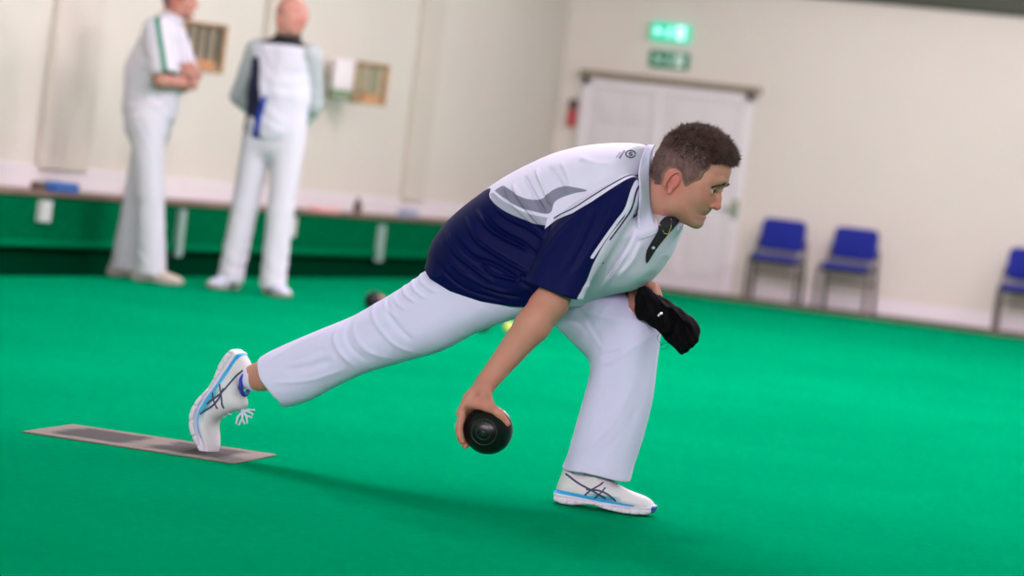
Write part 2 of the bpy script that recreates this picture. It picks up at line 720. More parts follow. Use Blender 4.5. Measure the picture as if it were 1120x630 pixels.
def ribbon(bvh, pts, width, lift=.0012, n=8, ends=True):
    """a thin strip stitched on a surface, following a photo polyline; width in metres"""
    q = spline(pts, n, closed=False)
    mb = MB()
    rows = []
    for i, p in enumerate(q):
        c = drape(bvh, p[0], p[1], lift)
        if c is None:
            continue
        a, b = q[max(i - 1, 0)], q[min(i + 1, len(q) - 1)]
        t = np.array(b) - np.array(a)
        t /= np.linalg.norm(t) + 1e-9
        w = width * F_PX / 7.0 / 2
        if ends:
            u = i / (len(q) - 1)
            w *= min(1, .35 + 4 * min(u, 1 - u))
        l = drape(bvh, p[0] - t[1] * w, p[1] + t[0] * w, lift)
        r = drape(bvh, p[0] + t[1] * w, p[1] - t[0] * w, lift)
        if l is None or r is None or (l - r).length > width * 4:
            continue
        rows.append((l, c, r))
    vs, fs = [], []
    for r_ in rows:
        vs += list(r_)
    for i in range(len(rows) - 1):
        if (rows[i][1] - rows[i + 1][1]).length > .03:
            continue
        for j in (0, 1):
            fs.append((i * 3 + j, i * 3 + j + 1, (i + 1) * 3 + j + 1, (i + 1) * 3 + j))
    mb.add(vs, fs)
    return mb

# ================================================================== THE SETTING
FX0, FX1, FY0, FY1 = -7.12, 14.0, -9.0, 25.0      # the green
WX0, WY1 = -7.75, 25.9                            # left wall face, back wall face
struct(MB().box((FX0, FY0, -.25), (FX1, FY1, 0)).build('floor', M['carpet']))
struct(MB().box((WX0 - .2, FY1, -.25), (FX1, WY1 + .2, -.01)).build('floor_walkway', M['walkway']))
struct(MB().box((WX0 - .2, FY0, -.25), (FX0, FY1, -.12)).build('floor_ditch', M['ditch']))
struct(MB().box((WX0 - .2, FY0, CEIL), (FX1 + .2, WY1 + .2, CEIL + .15)).build('ceiling', M['ceiling']))
struct(MB().box((WX0 - .2, FY0 - .2, -.25), (WX0, WY1 + .2, CEIL)).build('wall_left', M['wall']))
struct(MB().box((WX0, WY1, -.25), (FX1, WY1 + .2, CEIL)).build('wall_back', M['wall']))
struct(MB().box((FX1, FY0 - .2, -.25), (FX1 + .2, WY1 + .2, CEIL)).build('wall_right', M['wall']))
struct(MB().box((WX0, FY0 - .2, -.25), (FX1, FY0, CEIL)).build('wall_front', M['wall']))
struct(MB().box((FX0, FY1 - .05, -.01), (FX1, FY1 + .06, .045), .008).build('trim_1', M['brown_wood']))
struct(MB().box((at(822, 300, WY1).x, WY1 - .02, -.01), (FX1, WY1, .17), .004).build('baseboard_back', M['white_paint']))
struct(MB().box((WX0, WY1 - .25, at(1040, 9, WY1 - .25).z), (FX1, WY1, CEIL), .01).build('beam', M['darkbeam']))
# the bank along the left side of the green: base darkened to stand for ditch shade, green lip, worn wooden ledge
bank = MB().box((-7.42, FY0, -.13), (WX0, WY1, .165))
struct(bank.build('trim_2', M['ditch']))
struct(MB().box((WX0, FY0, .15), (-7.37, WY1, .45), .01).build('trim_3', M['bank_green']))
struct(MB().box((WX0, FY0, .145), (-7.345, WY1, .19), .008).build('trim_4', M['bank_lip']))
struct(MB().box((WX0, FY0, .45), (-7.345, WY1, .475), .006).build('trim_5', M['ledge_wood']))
struct(MB().box((WX0, FY0, .475), (WX0 + .02, WY1, .62), .004).build('baseboard_left', M['white_paint']))


def strip_on_left(name, xa, xb, py, m):
    ya, yb = at_x(xa, py, WX0 + .04).y, at_x(xb, py, WX0 + .04).y
    struct(MB().box((WX0, ya, .6), (WX0 + .05, yb, CEIL), .006).build(name, m))


strip_on_left('pillar_1', 54, 104, 100, M['pink_strip'])
strip_on_left('pillar_2', 294, 308, 20, M['pilaster'])
strip_on_left('pillar_3', 450, 472, 140, M['pilaster'])

# ---- double door in the back wall
xl, xm, xr = at(632, 150, WY1).x, at(719, 130, WY1).x, at(817, 180, WY1).x
zt = at(730, 90, WY1).z


def door_leaf(name, x0, x1, top):
    mb = MB().box((x0, WY1 - .045, .005), (x1, WY1 - .004, top), .004)
    d = struct(mb.build(name, M['door_white']))
    w = x1 - x0
    for (u0, u1) in ((.14, .46), (.54, .86)):
        for (v0, v1) in ((.08, .40), (.47, .78), (.83, .95)):
            a, b = x0 + w * u0, x0 + w * u1
            c, e = top * v0, top * v1
            p = MB().box((a, WY1 - .058, c), (b, WY1 - .044, e), .012)
            p.box((a + .04, WY1 - .066, c + .04), (b - .04, WY1 - .056, e - .04), .01)
            p.build('door_panel', M['door_white'], d)
    return d


j = .09
door_leaf('door_1', xl + j, xm - .012, zt - .12)
d2 = door_leaf('door_2', xm + .012, xr - j, zt - .12)
hp = at(803, 229, WY1 - .1)
hb = MB()
hb.box((hp.x - .03, WY1 - .075, hp.z - .10), (hp.x + .03, WY1 - .044, hp.z + .10), .008)
hb.tube([(hp.x, WY1 - .07, hp.z), (hp.x, WY1 - .11, hp.z), (hp.x - .12, WY1 - .11, hp.z)], .013, 8)
hb.build('door_handle', M['green_plastic'], d2)
fr = MB()
fr.box((xl, WY1 - .07, 0), (xl + j, WY1, zt - .03), .01)
fr.box((xr - j, WY1 - .07, 0), (xr, WY1, zt - .03), .01)
fr.box((xl, WY1 - .07, zt - .12), (xr, WY1, zt - .03), .01)
fr.box((xm - .03, WY1 - .075, 0), (xm + .03, WY1 - .04, zt - .1), .01)
struct(fr.build('trim_6', M['white_paint']))
struct(MB().box((xl - .03, WY1 - .12, zt - .03), (xr + .06, WY1, zt + .035), .006).build('trim_7', M['olive']))


# ---- exit signs above the door
def flat_shape(pts, y0, y1):
    mb = MB()
    ring0 = [(x, y0, z) for x, z in pts]
    ring1 = [(x, y1, z) for x, z in pts]
    return mb.loft([ring0, ring1])


def exit_sign(cx, cz, w, h, depth, mg, mwh, label):
    e = empty('exit_sign', (cx, WY1, cz))
    MB().box((-w / 2, -depth, -h / 2), (w / 2, -.001, h / 2), .006).build('sign_case', mg, e)
    y0, y1 = -depth - .004, -depth + .001
    s = h
    a = [(-.92, 0), (-.66, .28), (-.66, .1), (-.42, .1), (-.42, -.1), (-.66, -.1), (-.66, -.28)]
    flat_shape([(x * s, z * s) for x, z in a][::-1], y0, y1).build('arrow', mwh, e)
    man = MB()
    for pts, r in (([(.02, .12), (-.04, -.08)], .07), ([(-.04, -.08), (-.14, -.18), (-.13, -.34)], .045),
                   ([(-.04, -.08), (.08, -.2), (.2, -.2)], .045), ([(.02, .14), (-.13, .06), (-.2, -.04)], .035),
                   ([(.02, .14), (.13, .06), (.2, .12)], .035)):
        man.tube([(x * s, y0 + .002, z * s) for x, z in pts], r * s, 8)
    man.tube([(.05 * s, y0, .26 * s), (.05 * s, y0 + .004, .26 * s)], .075 * s, 14)
    man.build('running_figure', mwh, e)
    dr = MB().box((.36 * s, y0, -.38 * s), (.86 * s, y1, .38 * s))
    dr.build('door_symbol', mwh, e)
    tag(e, label, 'exit sign')


su, sl = at(735, 36, WY1), at(732, 66, WY1)
exit_sign(su.x, su.z, .40, .185, .09, M['sign_lit'], M['sign_litw'], 'lit bright green exit sign high above the double door')
exit_sign(sl.x, sl.z, .42, .175, .012, M['sign_green'], M['sign_white'], 'unlit dark green exit sign just over the door lintel')
cp = at(625.5, 128, WY1 - .03)
e = empty('alarm_call_point', (cp.x, WY1, cp.z))
MB().box((-.04, -.06, -.10), (.04, -.001, .08), .01).build('red_case', M['red'], e)
MB().box((-.045, -.05, .085), (.045, -.001, .18), .01).build('cover', M['frame_dark'], e)
tag(e, 'small red alarm box on the wall beside the door', 'alarm')


# ---- wooden score racks that stick out from the left wall
def score_rack(pxl, px1, py0, py1, with_box, off, label):
    """a slotted wooden case on a wall bracket, turned to face the green; PXL = left edge of the wooden case"""
    p0 = at_x(pxl, (py0 + py1) / 2, WX0 + off)
    Y = p0.y
    s_px = F_PX / (p0 - CAM).dot(fwd)
    w, h = (px1 - pxl) / s_px / math.cos(R(15)), (py1 - py0) / s_px
    e = empty('score_rack', (p0.x, Y, p0.z - h / 2), R(40))
    if with_box:
        MB().box((-.17, .03, h * .26), (0, .14, h), .01).build('white_box', M['white_paint'], e)
        MB().box((-.17, .03, 0.02), (0, .14, h * .26), .01).build('green_tray', M['green_plastic'], e)
    t = .022
    fb = MB()
    fb.box((0, 0, 0), (t, .16, h), .004).box((w - t, 0, 0), (w, .16, h), .004)
    fb.box((0, 0, h - t), (w, .16, h), .004).box((0, 0, 0), (w, .16, t), .004)
    fb.build('case', M['oak'], e)
    MB().box((t, .06, t), (w - t, .10, h - t)).build('back_panel', M['pale_ply'], e)
    n = 4
    iw = (w - 2 * t) / n
    for k in range(n):
        a = t + k * iw
        if not with_box:
            MB().box((a + iw * .30, .03, h * .22), (a + iw * .68, .058, h * .92), .004).build('number_column', M['dark_slot'], e)
        else:
            MB().box((a + iw * .1, .03, h * .25), (a + iw * .6, .058, h * .88), .004).build('number_column', (M['pale_ply'] if k % 2 else M['green_plastic']), e)
    MB().box((t + iw * .8, .01, t), (w - t - iw * .7, .05, h * .24), .004).build('front_board', M['orange_ply'], e)
    # arm back to the wall
    back = Vector((.06, .15, h * .6))
    ca, sa = math.cos(R(40)), math.sin(R(40))
    bx_ = p0.x + ca * back.x - sa * back.y
    tgt = Vector((WX0 - p0.x, (sa * back.x + ca * back.y) + .0, 0))
    loc = Vector((ca * tgt.x + sa * tgt.y, -sa * tgt.x + ca * tgt.y, h * .6))
    MB().tube([back, loc], .018, 8).build('wall_bracket', M['oak'], e, True)
    tag(e, label, 'score rack')


score_rack(199, 248, 21, 75, False, .16, 'slotted wooden score rack on the wall between the standing men')
score_rack(389, 426, 66, 112, True, .28, 'wooden score rack with a white box, right of the bald man')


# ---- markers on the bank and small things on its ledge
def marker(px, y0, y1, w, label, kind, name):
    m_ = M['strip_pale'] if name == 'boundary_strip' else M['tag_white']
    p, q = at_x(px, y0, -7.37), at_x(px, y1, -7.345)
    e = MB().box((-7.372, -w / 2, q.z), (-7.335, w / 2, p.z), .004).build(name, m_)
    e.location = (0, p.y, 0)
    tag(e, label, kind, None)


marker(47, 219, 243, .13, 'short white marker plate on the green bank below the blue box', 'marker', 'rink_marker')
marker(197, 229, 281, .085, 'tall white strip on the green bank between the standing men', 'marker', 'boundary_strip')
marker(317, 237, 259, .14, 'short white marker plate on the green bank beside the bald man', 'marker', 'rink_marker')
marker(416, 246, 286, .10, 'tall pale strip on the green bank right of the bald man', 'marker', 'boundary_strip')


def ledge_item(name, px, py, lo, hi, m, label, cat, bev=.01, lid=None):
    p = at_z(px, py, .475)
    x = min(max(p.x, WX0 + .1), -7.42)
    d = ray(px, py)
    t = (x) / d.x
    o = MB().box(lo, hi, bev)
    if lid:
        o.tube(lid[0], lid[1], 12)
    o = o.build(name, m)
    o.location = (x, (CAM + d * t).y, .475)
    tag(o, label, cat)


ledge_item('storage_box', 66, 213, (-.06, -.13, 0), (.06, .13, .065), M['blue_box'], 'small blue plastic box on the bank ledge at the far left', 'box')
ledge_item('wooden_block', 41, 213, (-.03, -.05, 0), (.03, .05, .06), M['brown_wood'], 'small dark brown block on the ledge left of the blue box', 'block')
ledge_item('folded_paper', 354, 236, (-.05, -.22, 0), (.05, .22, .035), M['pink'], 'folded pink paper lying on the bank ledge', 'paper', .006)
ledge_item('drinks_bottle', 390, 238, (-.03, -.03, 0), (.03, .03, .10), M['brown_wood'], 'small dark bottle standing on the bank ledge', 'bottle', .015,
           ([(0, 0, .09), (0, 0, .12), (0, 0, .135)], [.018, .013, .015]))
ledge_item('storage_box', 445, 241, (-.05, -.13, 0), (.05, .13, .07), M['greyblue'], 'small grey-blue box on the ledge by the wall pillar', 'box')


# ---- blue chairs along the back wall
def make_chair():
    root = empty('chair', (0, 0, 0))
    seat = [(p[0], p[1]) for p in rounded([(-.235, -.22), (.235, -.22), (.225, .2), (-.225, .2)], .06)]
    mb = MB()
    mb.loft([[(x * .96, y * .96, .425) for x, y in seat], [(x, y, .435) for x, y in seat], [(x, y, .465) for x, y in seat], [(x * .95, y * .95, .485) for x, y in seat]])
    mb.build('seat', M['blue_pad'], root, True)
    back = [(p[0], p[1]) for p in rounded([(-.225, .53), (.225, .53), (.215, .84), (-.215, .84)], .07)]
    mb = MB()

    def by(z, off):
        return .20 + (z - .53) * .22 + off
    mb.loft([[(x * .95, by(z, -.035) - .02 * (x / .22) ** 2, .685 + (z - .685) * .95) for x, z in back], [(x, by(z, -.025) - .02 * (x / .22) ** 2, z) for x, z in back],
             [(x, by(z, .005) - .02 * (x / .22) ** 2, z) for x, z in back], [(x * .95, by(z, .012) - .02 * (x / .22) ** 2, .685 + (z - .685) * .95) for x, z in back]])
    mb.build('backrest', M['blue_pad'], root, True)
    for sx in (-1, 1):
        x = .245 * sx
        MB().tube([(x, -.23, 0), (x, -.215, .25), (x * .98, -.20, .43), (x * .97, -.17, .455)], .016, 10).build('leg', M['frame_dark'], root, True)
        MB().tube([(x, .24, 0), (x, .20, .25), (x * .98, .18, .43), (x * .97, .205, .56), (x * .93, .235, .64)], .016, 10).build('leg', M['frame_dark'], root, True)
        MB().tube([(x * .97, -.17, .452), (x * .97, .17, .452)], .014, 8).build('side_rail', M['frame_dark'], root, True)
        MB().box((x - .02, -.25, 0), (x + .02, -.21, .02), .006).build('foot_cap', M['frame_dark'], root)
    MB().tube([(-.24, -.17, .41), (.24, -.17, .41)], .012, 8).build('cross_rail', M['frame_dark'], root, True)
    MB().tube([(-.24, .19, .30), (.24, .19, .30)], .012, 8).build('cross_rail', M['frame_dark'], root, True)
    return root


def children(o):
    return [c for c in SC.objects if c.parent == o]


def copy_tree(o, parent=None):
    c = o.copy()
    COL.objects.link(c)
    c.parent = parent
    for ch in children(o):
        copy_tree(ch, c)
    return c


chair0 = make_chair()
for i, (px, py, rz, lab) in enumerate([(839, 331, .05, 'blue padded chair nearest the white double door'),
                                       (917, 342, -.03, 'middle blue padded chair of the three, facing the green'),
                                       (1113, 368, .04, 'blue padded chair at the right edge, apart from the other two')]):
    o = chair0 if i == 0 else copy_tree(chair0)
    p = at(px, py, 25.2)
    o.location = (p.x, 25.42, -.01)
    o.rotation_euler = (0, 0, rz)
    tag(o, lab, 'chair', 'blue chairs along the back wall')

# ---- ceiling lamps, with an added fill row behind the camera
for (lx, ly, ll, lw, pw) in LAMPS:
    e = empty('ceiling_or_fill_lamp', (lx, ly, CEIL))
    MB().box((-ll / 2 - .05, -.07, -.07), (ll / 2 + .05, .07, 0), .01).build('lamp_housing', M['lamp_body'], e)
    for sx in (-1, 1):
        MB().box((sx * ll / 2 - .025, -.02, -.16), (sx * ll / 2 + .025, .02, -.06), .006).build('tube_holder', M['lamp_body'], e)
        ld = bpy.data.lights.new('lamp_light', 'POINT')
        ld.shadow_soft_size = .20
        ld.energy = pw / 2
        ld.color = LAMP_COL
        lo = bpy.data.objects.new('lamp_light', ld)
        COL.objects.link(lo)
        lo.parent = e
        lo.location = (sx * ll * .27, 0, -.42)
    MB().tube([(-ll / 2, 0, -.135), (ll / 2, 0, -.135)], .019, 12).build('fluorescent_tube', M['tube'], e, True)
    tag(e, 'unseen long white fluorescent ceiling lamp, rear row added as fill', 'ceiling lamp', 'fluorescent lamps over the green')

# ---- rubber delivery mat
m_mat = mat('delivery mat rubber', (0.33, 0.29, 0.26), .85, .2)
nt = m_mat.node_tree
tc = nt.nodes.new('ShaderNodeTexCoord')
sp = nt.nodes.new('ShaderNodeSeparateXYZ')
nt.links.new(tc.outputs['Object'], sp.inputs[0])
n1 = nt.nodes.new('ShaderNodeTexNoise'); n1.inputs['Scale'].default_value = 9; n1.inputs['Detail'].default_value = 5
nt.links.new(tc.outputs['Object'], n1.inputs['Vector'])


def mth(op, a, b=None, c=None):
    n = nt.nodes.new('ShaderNodeMath'); n.operation = op
    for i, v in enumerate((a, b, c)):
        if v is None: continue
        if isinstance(v, (int, float)): n.inputs[i].default_value = v
        else: nt.links.new(v, n.inputs[i])
    return n.outputs[0]


nz = mth('MULTIPLY', mth('SUBTRACT', n1.outputs['Fac'], .5), .10)
ex = mth('SUBTRACT', .255, mth('ABSOLUTE', sp.outputs[0]))
ey = mth('SUBTRACT', .125, mth('ABSOLUTE', sp.outputs[1]))
edge = mth('ADD', mth('MINIMUM', ex, ey), nz)
mid = mth('SUBTRACT', mth('ABSOLUTE', mth('ADD', sp.outputs[0], .0)), .035)
edge2 = mth('MINIMUM', edge, mth('ADD', mid, nz))
mr = nt.nodes.new('ShaderNodeMapRange')
mr.inputs[1].default_value, mr.inputs[2].default_value = -.012, .02
nt.links.new(edge2, mr.inputs[0])
mx = nt.nodes.new('ShaderNodeMix'); mx.data_type = 'RGBA'
nt.links.new(mr.outputs[0], mx.inputs[0])
mx.inputs[6].default_value = (0.185, 0.165, 0.14, 1)
mx.inputs[7].default_value = (0.050, 0.046, 0.044, 1)
nt.links.new(mx.outputs[2], nt.nodes['Principled BSDF'].inputs['Base Color'])
pa, pb, pc, pd_ = [at_z(*q) for q in ((20, 472), (262, 508), (304, 500), (78, 466))]
mc = (pa + pb + pc + pd_) / 4
o = MB().box((-.315, -.17, 0), (.315, .17, .005), .003).build('delivery_mat', m_mat)
o.location = (mc.x, mc.y, .0005)
dv = (pb - pa) + (pc - pd_)
o.rotation_euler = (0, 0, math.atan2(dv.y, dv.x))
tag(o, 'thin grey rubber delivery mat with worn pale border lying on the green', 'mat')

# ---- bowls and jack
m_bowl = mat('black bowl composite', (0.004, 0.005, 0.005), .28, .28)
m_ring = mat('bowl engraved ring', (0.008, 0.024, 0.022), .35, .4)
m_brown = mat('dark brown bowl composite', (0.05, 0.018, 0.015), .3, .5)
m_redd = mat('red bowl emblem', (0.55, 0.08, 0.05), .4)
m_jack = mat('yellow jack', (0.62, 0.68, 0.12), .4)


def make_bowl(loc, axis, m, ring_m, label, r=.0625, emblem=None, sticker=False):
    e = empty('bowl', loc)
    ax = Vector(axis).normalized()
    s = ax.orthogonal().normalized()
    t = ax.cross(s)
    mb = MB()
    rings, n = [], 48
    prof = []
    for k in range(33):
        a = math.pi * k / 32
        h = -math.cos(a) * r * .93
        q = math.sin(a) * r
        # engraved grooves near each side disc
        for g in (.46, .56):
            if abs(q / r - g) < .03: q -= .0
        prof.append((h, max(q, .0008)))
    for h, q in prof:
        rings.append([ax * h + (s * math.cos(2 * math.pi * i / n) + t * math.sin(2 * math.pi * i / n)) * q for i in range(n)])
    mb.loft(rings)
    mb.build('bowl_body', m, e, True)
    for sg in (-1, 1):
        d = MB()
        for rad, wd in ((.52, .035), (.30, .03)):
            hh = math.sqrt(1 - rad ** 2) * .93
            pts = [ax * (sg * r * hh * 1.0) + (s * math.cos(2 * math.pi * i / 40) + t * math.sin(2 * math.pi * i / 40)) * r * rad for i in range(41)]
            d.tube(pts, r * wd * .5, 6, caps=False)
        d.tube([ax * (sg * r * .90), ax * (sg * r * .937)], r * .13, 16)
        d.build('engraved_ring', ring_m, e, True)
    if emblem:
        k = MB().tube([ax * (r * .90), ax * (r * .945)], r * .32, 20)
        k.build('emblem', emblem, e, True)
    if sticker:
        d = MB()
        q = [Vector(v) for v in sticker]
        c = sum(q, Vector()) / len(q)
        d.loft([[v.normalized() * r * .97 for v in q], [v.normalized() * r * 1.012 for v in q]])
        d.build('white_sticker', M['white_paint'], e, True)
    tag(e, label, 'bowl')
    return e


BOWL = A(534, 470, -.33)
vdir = (CAM - BOWL).normalized()
bx = Vector((1, 0, 0))
make_bowl(BOWL, vdir + c_right * -.22 + c_up * -.12, m_bowl, m_ring, 'black bowl gripped in the bending player\'s hand', r=.064,
          sticker=[c_right * .55 + c_up * .75 + vdir * .25, c_right * .72 + c_up * .62 + vdir * .30, c_right * .86 + c_up * .42 + vdir * .22, c_right * .80 + c_up * .52 + vdir * .0, c_right * .62 + c_up * .72 + vdir * .0])
b1 = at_z(408, 341)
make_bowl((b1.x, b1.y, .062), (c_right * .9 + c_up * .2 + vdir * .5), m_bowl, m_ring, 'dark bowl with red emblem lying beyond the player\'s trailing leg', emblem=m_redd)
b2 = at_z(526, 363)
make_bowl((b2.x, b2.y, .060), (0, 1, .3), m_brown, m_ring, 'dark brown bowl lying beside the yellow jack')
jk = at_z(556, 364)
mb = MB()
rings = []
for k in range(17):
    a = math.pi * k / 16
    rings.append([(math.sin(a) * .0315 * math.cos(2 * math.pi * i / 24), math.sin(a) * .0315 * math.sin(2 * math.pi * i / 24), -math.cos(a) * .0315) for i in range(24)])
mb.loft(rings)
o = mb.build('jack', m_jack, None, True)
o.location = (jk.x, jk.y, .0315)
tag(o, 'small yellow jack ball lying on the green', 'jack ball')

# ================================================================== PEOPLE
def skin_mat(name, base, red):
    m = mat(name, base, .55, .22, sss=.10, bump=(180, .12, .001))
    nt = m.node_tree
    b = nt.nodes['Principled BSDF']
    a = nt.nodes.new('ShaderNodeAttribute'); a.attribute_name = 'flush'
    s_ = nt.nodes.new('ShaderNodeAttribute'); s_.attribute_name = 'stubble'
    tc = nt.nodes.new('ShaderNodeTexCoord')
    n = nt.nodes.new('ShaderNodeTexNoise'); n.inputs['Scale'].default_value = 28; n.inputs['Detail'].default_value = 5
    nt.links.new(tc.outputs['Object'], n.inputs['Vector'])
    mr = nt.nodes.new('ShaderNodeMapRange')
    mr.inputs[1].default_value, mr.inputs[2].default_value = .35, .75
    mr.inputs[3].default_value, mr.inputs[4].default_value = 0, .35
    nt.links.new(n.outputs['Fac'], mr.inputs[0])
    ad = nt.nodes.new('ShaderNodeMath'); ad.operation = 'ADD'; ad.use_clamp = True
    nt.links.new(a.outputs['Fac'], ad.inputs[0]); nt.links.new(mr.outputs[0], ad.inputs[1])
    mx = nt.nodes.new('ShaderNodeMix'); mx.data_type = 'RGBA'
    nt.links.new(ad.outputs[0], mx.inputs[0])
    mx.inputs[6].default_value = (*base, 1); mx.inputs[7].default_value = (*red, 1)
    m2 = nt.nodes.new('ShaderNodeMix'); m2.data_type = 'RGBA'
    nt.links.new(s_.outputs['Fac'], m2.inputs[0])
    nt.links.new(mx.outputs[2], m2.inputs[6])
    m2.inputs[7].default_value = (base[0] * .52, base[1] * .55, base[2] * .62, 1)
    nt.links.new(m2.outputs[2], b.inputs['Base Color'])
    return m


SKIN = skin_mat('tanned skin', (0.43, 0.225, 0.155), (0.48, 0.135, 0.105))
SKIN2 = skin_mat('pale ruddy skin', (0.42, 0.22, 0.16), (0.46, 0.14, 0.11))
m_white = mat('white cotton', (0.58, 0.57, 0.73), .8, .25, bump=(500, .12, .0008))
m_whitet = mat('white trouser cloth', (0.58, 0.575, 0.76), .8, .25, bump=(350, .12, .0008))
m_navy = mat('navy polyester', (0.010, 0.012, 0.075), .55, .35, sheen=.2)
m_cream = mat('cream shoe leather', (0.68, 0.63, 0.52), .5, .4)
m_shoe = mat('white shoe mesh', (0.72, 0.73, 0.74), .6, .35, bump=(260, .25, .0012))
m_blue = mat('bright blue rubber', (0.02, 0.30, 0.62), .5)
m_dblue = mat('royal blue lining', (0.01, 0.03, 0.30), .7)
m_navyline = mat('dark navy overlay', (0.012, 0.02, 0.07), .5)
m_sole = mat('dark grey outsole', (0.05, 0.05, 0.055), .7)
m_gold = mat('gold chain', (0.75, 0.5, 0.15), .3, .5, metal=.9)
m_hair = mat('brown hair', (0.100, 0.060, 0.050), .6, .25, var=(60, .45))
m_scalp = mat('short brown hair over scalp', (0.150, 0.088, 0.076), .75, .25, var=(90, .4), bump=(300, .8, .002))
m_eye = mat('eye', (0.42, 0.38, 0.37), .15, .5)
m_iris = mat('grey green iris', (0.03, 0.035, 0.025), .1, .5)
m_black = mat('black cloth', (0.0035, 0.0035, 0.004), .9, .06, bump=(300, .3, .001))
m_silver = mat('silver tag', (0.6, 0.6, 0.6), .3, .5, metal=.8)
m_grey_sleeve = mat('pale grey green sleeve', (0.42, 0.47, 0.45), .8, .2)
m_stripe = mat('emerald stripe', (0.0, 0.26, 0.12), .7)
m_watch = mat('dark watch', (0.02, 0.02, 0.02), .4)
layered(m_scalp, (0.150, 0.088, 0.076), [('hairline', (0.150, 0.088, 0.076))])
for n_ in m_scalp.node_tree.nodes:
    if n_.type == 'MIX': n_.inputs[6].default_value = (0.30, 0.16, 0.11, 1)
    if n_.type == 'MAP_RANGE' and abs(n_.inputs[1].default_value + .0006) < 1e-5: n_.inputs[1].default_value, n_.inputs[2].default_value = -.012, .001
EX, EY, EZ = Vector((1, 0, 0)), Vector((0, 1, 0)), Vector((0, 0, 1))


# ---- the head, laid out on the bowler's profile and reused in head coordinates for the others
HO = A(752, 192, 0)
HP = R(20)
HF = Vector((math.cos(HP), 0, -math.sin(HP)))
HU = Vector((math.sin(HP), 0, math.cos(HP)))


def hl(px, py, lat=0.0):
    d = A(px, py, lat) - HO
    return Vector((d.dot(HF), d.y, d.dot(HU)))


prof_px = [(799, 182), (798.5, 190), (795.5, 197), (793, 202), (789, 208), (786, 214), (783, 220), (780, 226), (777.5, 229), (776.5, 231.5), (773.5, 233.6), (770.0, 235.6), (771.5, 237.3), (769.5, 240),
           (767.5, 242.5), (767, 246), (763, 249), (757, 248.5), (748, 245), (738, 241), (729, 238), (722, 232), (717, 222), (713, 207), (713.5, 190), (718, 172), (728, 157), (742, 148), (758, 144), (776, 147), (790, 158), (797, 170)]
PROF = spline([(hl(a, b).x, hl(a, b).z) for a, b in prof_px], 4)
ear_c = hl(736, 199, -.080)
eye_c = hl(779.5, 208.3, -.031)


def head_width(x, z):
    # jaw narrower than the skull; face narrows forward
    w = .0785 - .020 * np.clip((-z - .01) / .10, 0, 1) - .012 * np.clip((x - .02) / .09, 0, 1)
    return w


